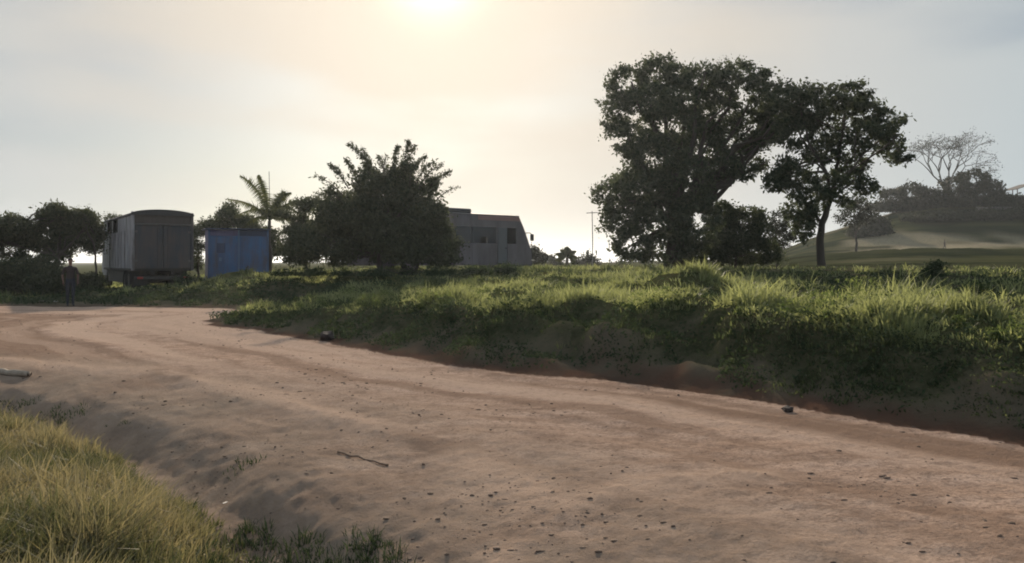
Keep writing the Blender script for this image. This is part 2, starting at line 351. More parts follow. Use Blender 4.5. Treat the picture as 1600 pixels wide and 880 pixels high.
def leaf_verts(P, size, r, flat=.0, asp=.45):
    n = len(P)
    u = r.normal(size=(n, 3)); u[:, 2] = u[:, 2] * (1 - flat) - .25; u /= np.linalg.norm(u, axis=1)[:, None]
    v = np.cross(u, r.normal(size=(n, 3))); v /= np.linalg.norm(v, axis=1)[:, None] + 1e-9
    w = np.cross(u, v)
    s = size[:, None]
    V = np.stack([P - u * s * .5, P + v * s * asp * .5 + w * s * .08, P + u * s * .5, P - v * s * asp * .5 + w * s * .08], 1).reshape(-1, 3)
    return V, np.arange(n * 4).reshape(n, 4)
def leaf_obj(name, P, size, mat, r, parent=None, tint=None, asp=.45):
    V, F = leaf_verts(P, size, r, asp=asp)
    t = r.beta(1.6, 2.2, len(P)) if tint is None else tint
    return link(name, np_mesh(name, V, F, {'tint': np.repeat(t, 4)}), mat, parent)

def grasses():
    r = np.random.default_rng(5)
    # tall drying grass beside the ditch
    x, y = polar(r, 400000, 1.6, 14, -.85, 0.1); t = terrain(x, y)
    pn = fbm(x * 1.1, y * 1.1, 201, 3)
    ok = (t['sl'] > -.1) & (r.random(len(x)) < (.2 + .8 * sstep(.38, .56, pn)) * (.12 + .88 * sstep(-.1, .7, t['sl'] + (pn - .5) * .8))); x, y = x[ok], y[ok]; t = {k: v[ok] for k, v in t.items()}; pn = pn[ok]
    n = min(len(x), 11500); x, y, pn = x[:n], y[:n], pn[:n]; sl = t['sl'][:n]; z = t['z'][:n]
    big = fbm(x * 1.7, y * 1.7, 219, 2)
    hh = (.08 + .21 * sstep(-.1, .9, sl)) * r.uniform(.5, 1.3, n) * (.55 + .9 * big); k = 12
    B, h, LV = tuft(r, x, y, z - .02, k, r.uniform(.03, .11, n), hh)
    w = r.uniform(.004, .013, n * k); tall = r.random(n * k) < .015; h = np.where(tall, h * 1.25, h)
    dry = sstep(.36, .60, fbm(x * .9, y * .9, 215, 3)) * .65 + .12
    tint = np.clip(r.normal(np.repeat(np.clip(r.normal(dry, .15), 0, 1), k), .16), 0, 1) * np.repeat(.2 + .8 * sstep(.0, .5, sl), k)
    tint = np.where(tall, 1.0, tint)
    blades('grass', B, h, w, tint, M_GRASS_DRY, 'tall yellowing grass growing along the near ditch', 6, LV=LV)
    # weeds in the ditch
    x, y = polar(r, 160000, 2.6, 14, -.85, .1); t = terrain(x, y); pn = fbm(x * 1.4, y * 1.4, 231, 3)
    ok = (np.abs(t['sl'] + .12) < .5 * (.4 + pn)) & (pn > .50); x, y, z = x[ok], y[ok], t['z'][ok]
    n = min(len(x), 2400); B, h, LV = tuft(r, x[:n], y[:n], z[:n] - .01, 8, r.uniform(.03, .10, n), .03 + .10 * r.random(n) ** 2)
    blades('weeds', B, h, r.uniform(.005, .012, n * 8), np.clip(r.normal(.4, .3, n * 8), 0, 1), M_WEED, 'dark green weeds at the bottom of the near ditch', 8, LV=LV)
    # grass over the bank and the plateau behind it
    x, y = polar(r, 640000, 5.5, 60, -.75, 1.05); t = terrain(x, y)
    pn = fbm(x * .75, y * .75, 241, 3); f = t['f']
    wgt = sstep(.25, .80, f + (pn - .5) * .7) * (.15 + .85 * sstep(.38, .55, pn)) * (1 - .75 * sstep(24, 45, y)) * (1 - .8 * sstep(.24, .34, x / y + .12 * (pn - .5)) * sstep(2.6, 4.0, t['sb']))
    ux = x - .35 * (y - 10); bare = sstep(-2.2, -1.2, ux) * sstep(2.9, 2.2, ux)
    near = sstep(2.4, 3.2, ux) * sstep(16, 13, y); wgt = np.where(f < .8, np.maximum(wgt * (.5 - .30 * bare), near * sstep(.04, .22, f + (pn - .5) * .5) * (.12 + .7 * sstep(.42, .54, fbm(x * 1.7, y * 1.7, 247, 3)))), wgt)
    ok = (t['sb'] > .3) & (r.random(len(x)) < wgt); x, y, pn, f, z = x[ok], y[ok], pn[ok], f[ok], t['z'][ok]
    n = min(len(x), 22000); x, y, pn, f, z = x[:n], y[:n], pn[:n], f[:n], z[:n]; k = 8
    uxx = x - .35 * (y - 10); boost = (np.exp(-((uxx - 5.3) / .7) ** 2) + np.exp(-((uxx - 2.9) / .5) ** 2)) * sstep(.45, .65, f) * sstep(15, 13, y)  # clumps meant to look sunlit: taller, and brightened through their tint
    hh = (.07 + .20 * sstep(.4, .7, pn)) * r.uniform(.5, 1.5, n) * (.35 + .8 * sstep(.5, 1, f)) * (1 - .35 * sstep(3.0, 4.5, x) * sstep(14, 10, y)) * (1 + .7 * boost)
    d = np.repeat(np.hypot(x, y), k)
    B, h, LV = tuft(r, x, y, z - .015, k, r.uniform(.04, .16, n) * (.6 + .03 * np.hypot(x, y)), hh)
    w = (.0060 + .0013 * d) * r.uniform(.5, 1.2, n * k)
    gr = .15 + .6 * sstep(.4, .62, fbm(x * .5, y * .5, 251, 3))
    gr = gr + .5 * boost; gr = gr * (.12 + .88 * sstep(.5, .9, f)) + .35 * sstep(.6, .8, f) * sstep(1.0, .85, f) + .25 * sstep(3.5, 1.5, np.abs(t['sb'][ok][:n] - 2.6)) * (f > .8)  # backlit crest and shaded face are put into the blade tint
    tint = np.clip(r.normal(np.repeat(np.clip(r.normal(gr, .15), 0, 1), k), .15), 0, 1)
    blades('bank_grass', B, h, w, tint, M_GRASS_BANK, 'green grass on top of the roadside bank, its sunlit crest painted brighter', 7, LV=LV)
    # low creepers on the shaded face of the bank
    x, y = polar(r, 480000, 5.5, 34, -.75, 1.05); t = terrain(x, y); pn = fbm(x * 1.2, y * 1.2, 261, 4); f = t['f']
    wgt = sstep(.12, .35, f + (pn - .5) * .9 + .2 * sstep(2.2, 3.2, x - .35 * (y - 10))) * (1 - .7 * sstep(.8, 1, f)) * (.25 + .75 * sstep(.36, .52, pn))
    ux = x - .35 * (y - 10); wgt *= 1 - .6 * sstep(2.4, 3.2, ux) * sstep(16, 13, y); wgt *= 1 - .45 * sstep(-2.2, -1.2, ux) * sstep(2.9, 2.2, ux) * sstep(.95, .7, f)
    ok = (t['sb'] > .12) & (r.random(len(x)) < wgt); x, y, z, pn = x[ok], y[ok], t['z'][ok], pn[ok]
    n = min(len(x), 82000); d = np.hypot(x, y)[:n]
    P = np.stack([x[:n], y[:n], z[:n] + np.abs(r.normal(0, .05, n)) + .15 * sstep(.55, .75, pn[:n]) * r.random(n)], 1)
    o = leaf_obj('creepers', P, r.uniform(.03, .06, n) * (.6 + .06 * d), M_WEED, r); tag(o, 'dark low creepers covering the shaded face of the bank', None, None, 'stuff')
    x, y = polar(r, 60000, 6.5, 26); t = terrain(x, y); pn = fbm(x * .9, y * .9, 281, 3)
    ok = (t['sb'] > .5) & (t['f'] > .62) & (t['sb'] < 4.0) & (pn > .60); x, y, z = x[ok], y[ok], t['z'][ok]
    m = min(len(x), 70); x, y, z = x[:m], y[:m], z[:m]; k = 150
    hh = np.repeat(.08 + .34 * r.random(m) ** 2, k); a = r.uniform(0, 6.28, m * k); q = np.sqrt(r.random(m * k)) * hh * .9; u = r.random(m * k)
    P = np.stack([np.repeat(x, k) + np.cos(a) * q * (1.1 - .5 * u), np.repeat(y, k) + np.sin(a) * q * (1.1 - .5 * u), np.repeat(z, k) + hh * u], 1)
    o = leaf_obj('crest_weeds', P, r.uniform(.03, .07, m * k) * np.repeat(.7 + .03 * np.hypot(x, y), k), M_CREST, r, None, None, .35); tag(o, 'bright leafy weeds in clumps along the crest of the bank', None, None, 'stuff')
grasses()

def rock_mesh(name, r, sub=1, jag=.25, flat=.7):
    bm = bmesh.new(); bmesh.ops.create_icosphere(bm, subdivisions=sub, radius=1)
    for v in bm.verts: v.co *= 1 + r.normal() * jag
    for v in bm.verts: v.co.z *= flat
    me = bpy.data.meshes.new(name); bm.to_mesh(me); bm.free(); return me
M_CLOD = paint('clod_earth', (0.11, 0.075, 0.056), (0.20, 0.14, 0.10), 1.0, 14, dirt=.8, streak=False)
M_STONE = paint('dark_stone', (0.030, 0.025, 0.023), (0.06, 0.045, 0.04), 1.0, 9, dirt=.8, streak=False)
def clods():
    r = np.random.default_rng(11)
    bm = bmesh.new(); bmesh.ops.create_icosphere(bm, subdivisions=1, radius=1)
    base = np.array([v.co[:] for v in bm.verts]); fc = np.array([[v.index for v in f.verts] for f in bm.faces]); bm.free()
    x, y = polar(r, 60000, 3.2, 26); t = terrain(x, y)
    pn = fbm(x * .7, y * .7, 301, 3); rg = sstep(3.5, .6, -t['sl'])
    ok = t['road'] & (r.random(len(x)) < np.clip(.02 + .16 * sstep(.50, .66, pn) + .02 * rg, 0, 1)); x, y, z = x[ok], y[ok], t['z'][ok]
    n = min(len(x), 4000); x, y, z = x[:n], y[:n], z[:n]
    s = np.minimum(np.exp(r.normal(math.log(.0052), .65, n)), .014) * (.75 + .03 * np.hypot(x, y))
    jit = 1 + r.normal(0, .22, (n, len(base), 1)); sc = np.stack([r.uniform(.9, 2.2, n), r.uniform(.8, 1.4, n), r.uniform(.45, .85, n)], 1)
    V = base[None] * jit * sc[:, None] * s[:, None, None] + np.stack([x, y, z + s * .08], 1)[:, None]
    F = (fc[None] + np.arange(n)[:, None, None] * len(base)).reshape(-1, 3)
    o = link('gravel', np_mesh('gravel', V.reshape(-1, 3), F), M_CLOD); tag(o, 'loose clods and pebbles scattered over the earth road', None, None, 'stuff')
clods()
def stone(px, py, d, s, label, seed):
    r = np.random.default_rng(seed); me = rock_mesh('stone', r, 2, .12, .75); o = link('stone', me, M_STONE)
    x = (px - 800) / FPX * d; o.location = (x, d, hz(x, d) + s * .4); o.scale = (s * 1.4, s, s); o.rotation_euler = (0, 0, r.uniform(0, 6))
    tag(o, label, 'stone', 'stones by the foot of the bank')
stone(1231, 643, 8.55, .055, 'small dark stone at the road edge below the steep bank', 1)
stone(511, 530, 16.4, .15, 'larger dark stone at the foot of the bank near its far tip', 2)

# ------------------------------------------------------------------ tubes, trees
class Tubes:
    def __init__(s): s.V = []; s.F = []; s.n = 0
    def add(s, pts, rad, sides=7):
        pts = [Vector(p) for p in pts]; k = len(pts)
        for i, p in enumerate(pts):
            t = (pts[min(i + 1, k - 1)] - pts[max(i - 1, 0)]).normalized()
            a = t.cross(Vector((0, 1, 0.13))); a = a.normalized() if a.length > 1e-3 else Vector((1, 0, 0)); b = t.cross(a)
            for j in range(sides):
                q = 2 * math.pi * j / sides; v = p + (a * math.cos(q) + b * math.sin(q)) * rad[i]; s.V.append(v[:])
            if i:
                for j in range(sides):
                    j2 = (j + 1) % sides; o = s.n + (i - 1) * sides
                    s.F.append((o + j, o + j2, o + sides + j2, o + sides + j))
        s.n += k * sides
        s.F.append(tuple(s.n - sides + j for j in range(4)) if sides == 4 else (s.n - sides, s.n - sides + 1, s.n - sides + sides // 2, s.n - 1))
    def mesh(s, name): return np_mesh(name, np.array(s.V), np.array(s.F), None, True)
def wiggle(a, b, r, n=5, amp=.08):
    a, b = Vector(a), Vector(b); L = (b - a).length; out = []
    for i in range(n + 1):
        t = i / n; k = math.sin(math.pi * t) * amp * L
        out.append(a.lerp(b, t) + Vector(r.normal(size=3) * k * .6))
    return out
M_BARK = bark('bark', (0.040, 0.033, 0.027), (0.085, 0.070, 0.057))
M_LEAF = foliage('mango_leaves', (0.042, 0.056, 0.038), (0.105, 0.120, 0.076), .34, .8, .06)
M_LEAF2 = foliage('bush_leaves', (0.042, 0.053, 0.036), (0.105, 0.115, 0.068), .28, .8, .06)
M_LEAF3 = foliage('hill_leaves', (0.020, 0.024, 0.014), (0.045, 0.048, 0.026), .2, .7)
M_FROND = foliage('palm_fronds', (0.030, 0.040, 0.016), (0.085, 0.090, 0.034), .3, .6)
def lobe_points(lobes, D, n, r, sig=.20, per=45, depth=.9, inner=.35, zs=1.0):
    L = []
    for l in lobes:
        px, py, rx, ry = l[:4]; dd = l[4] if len(l) > 4 else r.uniform(-1, 1) * depth
        L.append((PX(px, py, D), rx / FPX * D, ry / FPX * D, dd))
    wt = np.array([a[1] * a[2] + .15 * a[1] for a in L]); wt /= wt.sum(); pts = []
    for (c, rx, rz, dd), w in zip(L, wt):
        m = int(n * w); nc = max(3, m // per)
        dr = r.normal(size=(nc, 3)); dr /= np.linalg.norm(dr, axis=1)[:, None]
        rad = (inner + (1 - inner) * r.random(nc)) ** .6
        ry = (rx + rz) * .55
        cc = np.array([c.x, c.y + dd, c.z]) + dr * rad[:, None] * np.array([rx, ry, rz]) * .93
        k = r.integers(0, nc, m)
        s = sig * (.6 + .8 * r.random(nc))
        pts.append(cc[k] + r.normal(size=(m, 3)) * s[k][:, None] * np.array([1, 1, .72]))
    return np.concatenate(pts)
def tree(name, label, lobes, D, base_px, n, leaf=.14, seed=1, sig=.2, mat=None, trunk_r=.2, limbs=None, cat='tree', group=None, depth=.9, extra_twigs=0, inner=.35, per=45, asp=.45):
    r = np.random.default_rng(seed); bx = (base_px - 800) / FPX * D; gz = hz(bx, D)
    t = thing(name, label, cat, (bx, D, gz), 0, group); off = Vector((bx, D, gz))
    P = lobe_points(lobes, D, n, r, sig, per, depth, inner) - np.array(off)
    P = P[P[:, 2] > .02]
    leaf_obj('crown', P, (.5 + 1.5 * r.random(len(P)) ** 2) * leaf, mat or M_LEAF, r, t, asp=asp)
    tb = Tubes()
    if limbs is None:
        top = max(l[1] for l in lobes); cx = sum(l[0] * l[2] for l in lobes) / sum(l[2] for l in lobes); cy = sum(l[1] * l[2] for l in lobes) / sum(l[2] for l in lobes)
        fork = (PX((base_px * 2 + cx) / 3, cy, D) - off) * 1.0; fork.z = max(.25, fork.z * .45); fork.y = 0
        tb.add(wiggle((0, 0, -.25), fork, r, 4, .05), [trunk_r * (1.25 - .11 * i) for i in range(5)], 9)
        for l in lobes:
            tb.add(wiggle(fork, PX(l[0], l[1], D) - off + Vector((0, r.uniform(-.4, .4), 0)), r, 5, .09), [trunk_r * .42 * (1 - .15 * i) for i in range(6)], 6)
    else:
        for pts, r0, r1 in limbs:
            q = [PX(p[0], p[1], D) + Vector((0, p[2] if len(p) > 2 else 0, 0)) - off for p in pts]; k = len(q)
            fine = [q[0]]
            for i in range(k - 1): fine += wiggle(q[i], q[i + 1], r, 3, .04)[1:]
            m = len(fine); tb.add(fine, [r0 + (r1 - r0) * i / (m - 1) for i in range(m)], 8)
        for i in range(extra_twigs):
            a = Vector(fine[0]); l = lobes[i % len(lobes)]; s = limbs[i % len(limbs)][0][-1]
            tb.add(wiggle(PX(s[0], s[1], D) - off, PX(l[0] + r.normal() * l[2] * .5, l[1] + r.normal() * l[3] * .5, D) - off + Vector((0, r.normal() * .5, 0)), r, 4, .1), [.05, .045, .035, .025, .012], 5)
    link('trunk', tb.mesh('trunk'), M_BARK, t)
    return t

tree('mango_tree', 'large dark dense tree, tallest of all, with a rounded crown down to the ground',
     [(985, 130, 38, 36), (1030, 112, 40, 30), (965, 175, 28, 42), (1015, 165, 38, 28), (1065, 150, 40, 40), (1100, 115, 32, 30), (1145, 120, 40, 30), (1180, 145, 30, 30),
      (1130, 170, 45, 40), (1050, 200, 62, 45), (985, 225, 30, 30), (1180, 195, 38, 36), (1105, 225, 50, 42), (1020, 250, 55, 40), (1155, 240, 30, 22), (1215, 180, 30, 30),
      (1060, 290, 55, 45), (1000, 290, 50, 35), (965, 305, 36, 34), (1160, 268, 26, 16), (1130, 262, 26, 22), (975, 345, 40, 32), (1030, 345, 55, 45), (1080, 350, 42, 50), (985, 385, 36, 26), (1050, 390, 60, 28), (1180, 230, 18, 16), (1200, 215, 22, 16), (1212, 162, 26, 24), (1226, 190, 24, 24), (1195, 255, 14, 12)],
     40, 1055, 92000, .16, 21, .16, M_LEAF, .45, cat='tree', depth=1.2, inner=.45)
tree('tall_tree', 'dark spreading tree on a slender bare trunk, right of the biggest tree',
     [(1235, 155, 34, 26), (1270, 160, 34, 28), (1320, 158, 32, 30), (1350, 175, 34, 30), (1385, 195, 30, 28), (1405, 222, 20, 28), (1295, 200, 40, 34), (1245, 200, 36, 36), (1345, 215, 30, 24),
      (1325, 235, 24, 22), (1280, 240, 28, 18), (1395, 248, 18, 10), (1240, 280, 38, 24), (1225, 262, 22, 16), (1290, 290, 30, 24), (1330, 275, 28, 18), (1350, 292, 18, 20), (1268, 315, 20, 25), (1245, 325, 22, 34), (1355, 255, 14, 12), (1205, 290, 16, 14), (1315, 320, 10, 12), (1250, 355, 18, 26), (1262, 340, 14, 22), (1215, 275, 16, 14)],
     37, 1283, 34000, .15, 22, .14, M_LEAF, .2,
     limbs=[([(1284, 416), (1281, 380), (1284, 350), (1297, 312)], .20, .14), ([(1297, 312), (1310, 275, .3), (1312, 235), (1320, 170)], .12, .04), ([(1297, 312), (1285, 270, -.4), (1262, 220), (1250, 160)], .11, .03),
            ([(1310, 275, .3), (1340, 235), (1370, 205), (1400, 215)], .08, .02), ([(1297, 312), (1325, 290), (1350, 260), (1380, 215)], .06, .02), ([(1285, 270, -.4), (1240, 270), (1215, 265)], .06, .02), ([(1284, 350), (1262, 320), (1240, 290)], .07, .03)],
     extra_twigs=22, depth=.8, inner=.4)
tree('understorey_shrub', 'low dark shrub filling the gap between the two big trees',
     [(1130, 350, 30, 28), (1165, 345, 36, 26), (1145, 378, 40, 22), (1180, 372, 26, 24), (1120, 385, 30, 18), (1160, 400, 44, 14), (1110, 402, 30, 14), (1195, 398, 24, 14), (1130, 325, 18, 14)], 41.5, 1150, 26000, .13, 23, .16, M_LEAF, .08, cat='shrub')
tree('young_tree', 'small hazy tree behind the slender trunk of the spreading tree', [(1215, 345, 16, 22), (1222, 370, 18, 22), (1205, 385, 18, 14)], 60, 1215, 4000, .16, 24, .22, M_LEAF3, .1)
tree('hillside_tree', 'small round grey-green tree at the hill foot just right of the slender trunk', [(1336, 325, 22, 18), (1322, 342, 18, 14), (1350, 336, 16, 14)], 110, 1338, 2600, .32, 25, .4, M_LEAF3, .15)

# dense bush with upright shoots, in front of the bus
def shoot(tb, P, a, b, r, nleaf, spread):
    a, b = Vector(a), Vector(b); c = a.lerp(b, .55) + Vector((r.normal() * .16, r.normal() * .2, .18)); b = b + Vector(((b.x - a.x) * .25, 0, -.06))
    pts = [a * (1 - q) ** 2 + c * 2 * q * (1 - q) + b * q * q for q in (0, .25, .5, .75, 1)]; tb.add(pts, [.03, .026, .02, .014, .006], 5)
    for i in range(nleaf):
        t = .25 + .75 * r.random(); k = t * 4; j = min(3, int(k)); q = pts[j].lerp(pts[j + 1], k - j)
        P.append(q + Vector(r.normal(size=3) * spread * (1.15 - .5 * t)))
D = 32.5
bt = tree('dense_bush', 'big dense dark bush with spiky shoots on top, in front of the bus',
     [(545, 318, 26, 22), (582, 292, 24, 22), (622, 280, 26, 22), (600, 305, 40, 28), (658, 306, 24, 22), (684, 338, 18, 20), (525, 340, 28, 22), (570, 335, 38, 30), (625, 325, 40, 34), (665, 345, 30, 28), (692, 365, 14, 20),
      (498, 365, 28, 20), (545, 365, 40, 28), (600, 365, 44, 30), (650, 372, 36, 26), (688, 392, 22, 18), (490, 388, 28, 16), (545, 393, 26, 14), (640, 396, 40, 16), (590, 394, 24, 14), (508, 322, 12, 10), (470, 378, 22, 18), (462, 402, 22, 10), (530, 408, 20, 7), (690, 405, 26, 9), (704, 388, 12, 13), (520, 300, 9, 8), (640, 262, 10, 9), (575, 266, 10, 9), (674, 285, 9, 9)],
     D, 595, 85000, .12, 31, .15, M_LEAF2, .12, cat='bush', depth=.8, inner=.45)
rb = np.random.default_rng(77); tb = Tubes(); LP = []; off = bt.location
for (x0, y0, x1, y1, n) in [(582, 290, 551, 222, 190), (586, 290, 566, 226, 170), (600, 285, 604, 240, 90), (616, 285, 622, 226, 200), (622, 285, 636, 220, 220), (628, 285, 646, 226, 150), (640, 290, 662, 244, 130), (655, 295, 684, 252, 130), (668, 300, 697, 266, 120),
                         (545, 295, 522, 255, 110), (535, 305, 503, 274, 100), (560, 290, 540, 244, 110), (675, 320, 708, 288, 90), (525, 315, 498, 300, 70), (605, 290, 592, 240, 90), (650, 290, 672, 250, 90)]:
    shoot(tb, LP, PX(x0, y0, D) - off, PX(x1, y1, D) - off + Vector((0, rb.normal() * .4, 0)), rb, int(n * rb.uniform(.5, 2.2)), .085)
link('shoots', tb.mesh('shoots'), M_BARK, bt)
LP = np.array([p[:] for p in LP]); leaf_obj('shoot_leaves', LP, rb.uniform(.10, .22, len(LP)), M_LEAF2, rb, bt, asp=.3)

tree('feathery_tree', 'thin loose tree between the blue kiosk and the dense bush',
     [(478, 322, 22, 12), (495, 318, 12, 8), (465, 345, 20, 12), (485, 360, 22, 14), (455, 362, 14, 10), (470, 385, 22, 12), (490, 395, 22, 14), (440, 335, 14, 6), (450, 388, 14, 8)], 36, 482, 14000, .10, 33, .14, M_LEAF2, .06, depth=.6)
tree('thorn_tree', 'flat-topped dark tree at the left edge, behind the standing man',
     [(30, 355, 38, 18), (75, 340, 30, 16), (95, 330, 18, 10), (115, 345, 30, 18), (133, 340, 18, 12), (60, 370, 45, 22), (110, 368, 40, 22), (15, 375, 28, 16), (-20, 370, 40, 22), (133, 362, 16, 16), (75, 395, 26, 12), (20, 400, 14, 8), (138, 385, 12, 12), (-10, 395, 30, 12)],
     40, 90, 62000, .12, 34, .15, M_LEAF2, .14, depth=1.0,
     limbs=[([(88, 470), (86, 430), (90, 400)], .16, .12), ([(90, 400), (60, 375), (25, 355)], .09, .03), ([(90, 400), (95, 365), (95, 335)], .09, .03), ([(90, 400), (120, 375), (138, 345)], .08, .03), ([(150, 445), (149, 410), (146, 380), (135, 360)], .06, .035), ([(90, 400), (30, 385), (-15, 372)], .07, .03)], extra_twigs=16)
tree('low_bush', 'low rounded dark bush under the flat-topped tree at the left edge',
     [(25, 428, 34, 26), (60, 425, 34, 28), (5, 445, 30, 18), (45, 448, 40, 16), (85, 440, 24, 24), (-25, 440, 30, 22), (-60, 435, 30, 26)], 37, 40, 34000, .12, 35, .16, M_LEAF2, .06, cat='bush')
tree('low_bush', 'low dark bush just behind the standing man, beside the truck', [(125, 440, 22, 20), (148, 445, 18, 18), (110, 448, 16, 14)], 37.5, 128, 7000, .11, 36, .14, M_LEAF2, .05, cat='bush')
tree('thin_tree', 'scraggy tree showing above and behind the grey truck roof on its left', [(172, 342, 12, 8), (180, 352, 16, 12), (160, 352, 14, 10)], 50, 168, 1400, .13, 37, .18, M_LEAF2, .08)
tree('slender_tree', 'narrow dark tree in the gap between the truck and the blue kiosk', [(306, 365, 12, 16), (312, 390, 12, 18), (303, 410, 10, 14), (320, 360, 16, 10), (310, 350, 10, 8)], 46, 310, 4200, .13, 38, .17, M_LEAF2, .07)
tree('leafy_tree', 'dark leafy tree rising just behind the blue kiosk roof', [(345, 350, 22, 9), (375, 346, 24, 10), (360, 335, 14, 8), (395, 355, 18, 8), (335, 360, 18, 12), (355, 325, 7, 8), (425, 372, 18, 14), (435, 392, 12, 12), (400, 370, 20, 14)], 47, 372, 16000, .13, 39, .17, M_LEAF2, .1)
tree('low_shrub', 'low green shrub growing against the truck wheels on the right', [(285, 440, 18, 14), (300, 446, 18, 12), (268, 452, 14, 10)], 36.4, 287, 4200, .09, 40, .12, M_WEED, .03, cat='shrub')
tree('low_shrub', 'low green shrub at the left rear corner of the truck', [(182, 462, 16, 9), (172, 458, 10, 8)], 34.6, 180, 2200, .08, 41, .10, M_WEED, .03, cat='shrub')
tree('roadside_shrub', 'bright low shrub on the rise in front of the blue kiosk', [(385, 438, 26, 10), (410, 436, 18, 9), (365, 446, 20, 9)], 37.2, 388, 5200, .09, 42, .12, foliage('shrub_leaves', (0.04, 0.07, 0.02), (0.13, 0.17, 0.045), .4), .03, cat='shrub')
tree('pale_tree', 'small pale tree just right of the bus windscreen', [(836, 392, 9, 9), (842, 402, 10, 8), (828, 400, 8, 8)], 70, 838, 1800, .2, 43, .25, M_LEAF3, .08)
for i, (px, w, hh, dd, lab) in enumerate([(858, 26, 6, 120, 'low far bush on the skyline left of the small palm'), (915, 26, 9, 110, 'low far bush on the skyline at the foot of the thin pole'), (1000, 60, 8, 150, 'low far bush on the skyline behind the biggest tree')]):
    tree('skyline_bush', lab, [(px - w * .4, 412 - hh * .4, w * .5, hh), (px + w * .4, 411 - hh * .3, w * .5, hh * .9), (px, 408 - hh * .5, w * .4, hh)], dd, px, 1500, .35, 50 + i, .4, M_LEAF3, .1, cat='bush', group='far bushes along the skyline')
tree('undergrowth_bush', 'low dark green undergrowth at the foot of the dense bush and bus', [(440, 432, 22, 8), (485, 430, 26, 9), (535, 432, 22, 7), (590, 430, 26, 8), (640, 431, 22, 6), (690, 428, 26, 8), (745, 424, 22, 6), (790, 421, 16, 6)],
     31, 600, 16000, .08, 47, .12, M_WEED, .03, cat='bush', depth=.8)
# bushes on the hill
for i, (lobes, bx, dd, lab) in enumerate([
    ([(1392, 310, 22, 16), (1420, 304, 24, 16), (1448, 310, 22, 14), (1372, 325, 18, 12), (1410, 322, 36, 12)], 1410, 196, 'long dark thicket on the hill left of the bare tree'),
    ([(1490, 292, 26, 18), (1522, 285, 30, 20), (1550, 300, 20, 20), (1480, 315, 24, 14), (1515, 315, 40, 16), (1560, 315, 22, 14), (1545, 285, 14, 14)], 1520, 192, 'tall blocky dark thicket on the hill right of the bare tree'),
    ([(1590, 320, 24, 14), (1620, 318, 30, 16), (1575, 325, 18, 10)], 1600, 186, 'low dark thicket on the hill below the open shed'),
    ([(1368, 352, 18, 10), (1350, 360, 16, 9)], 1360, 170, 'small dark thicket low on the hill slope above the pale track'),
    ([(1500, 340, 60, 7), (1570, 338, 50, 8), (1450, 348, 40, 7)], 1510, 178, 'long low scrub across the upper hill slope')]):
    lobes = list(lobes)
    for l in lobes[:]:
        for q in (-.5, .5):
            gx = (l[0] + q * l[2] - 800) / FPX * dd; gy = HOR - (hz(gx, dd) - EYE) / dd * FPX; lobes.append((l[0] + q * l[2], gy - 4, l[2] * .7, 9))
    tree('hill_thicket', lab, lobes, dd, bx, 20000, .6, 60 + i, .55, M_LEAF3, .15, cat='thicket', group='thickets on the hill', depth=1.5, inner=.5)
tree('field_shrub', 'dark lone shrub in the field below the tiny walker', [(1458, 422, 11, 14), (1465, 428, 10, 10), (1450, 430, 9, 9)], 27, 1458, 3200, .07, 70, .09, M_WEED, .03, cat='shrub')
tree('bank_shrub', 'scrubby plant with pale stems on the bank crest near the right edge', [(1500, 452, 14, 8), (1515, 462, 12, 7), (1488, 460, 10, 7)], 12.5, 1503, 1500, .04, 71, .05, M_WEED, .012, cat='shrub')

# bare spreading tree on the hill
def bare_tree():
    r = np.random.default_rng(91); D = 205; bx = (1478 - 800) / FPX * D; gz = hz(bx, D); u = D / FPX
    t = thing('bare_tree', 'tall nearly leafless tree with a spreading crown of fine branches on the hilltop', 'tree', (bx, D, gz)); tb = Tubes(); tips = []
    top = EYE + (HOR - 205) * u - gz
    def grow(p, d, L, rad, lv):
        q = p + d * L; m = p.lerp(q, .5) + Vector(r.normal(size=3) * L * .07)
        tb.add([p, m, q], [rad, rad * .82, rad * .64], 6 if lv < 3 else 4)
        if lv >= 6: tips.append(q); return
        for i in range(3 if lv in (1, 3) else 2):
            nd = (d + Vector((r.normal() * .62, r.normal() * .5, r.normal() * .3 + .06))).normalized()
            if q.z > top * .72: nd.z *= .45; nd.normalize()
            grow(q, nd, L * r.uniform(.68, .86), rad * .64, lv + 1)
    tb.add([(0, 0, -1), (0, 0, top * .28)], [.55, .42], 8)
    for dx in (-.95, -.45, .12, .55, .95):
        grow(Vector((0, 0, top * .26)), Vector((dx, r.normal() * .3, 1)).normalized(), top * .23, .26, 1)
    link('trunk', tb.mesh('trunk'), M_BARK, t)
    P = np.array([p[:] for p in tips]); P = np.repeat(P, 5, 0) + r.normal(size=(len(P) * 5, 3)) * .45
    leaf_obj('crown', P, r.uniform(.25, .5, len(P)), M_LEAF3, r, t)
bare_tree()

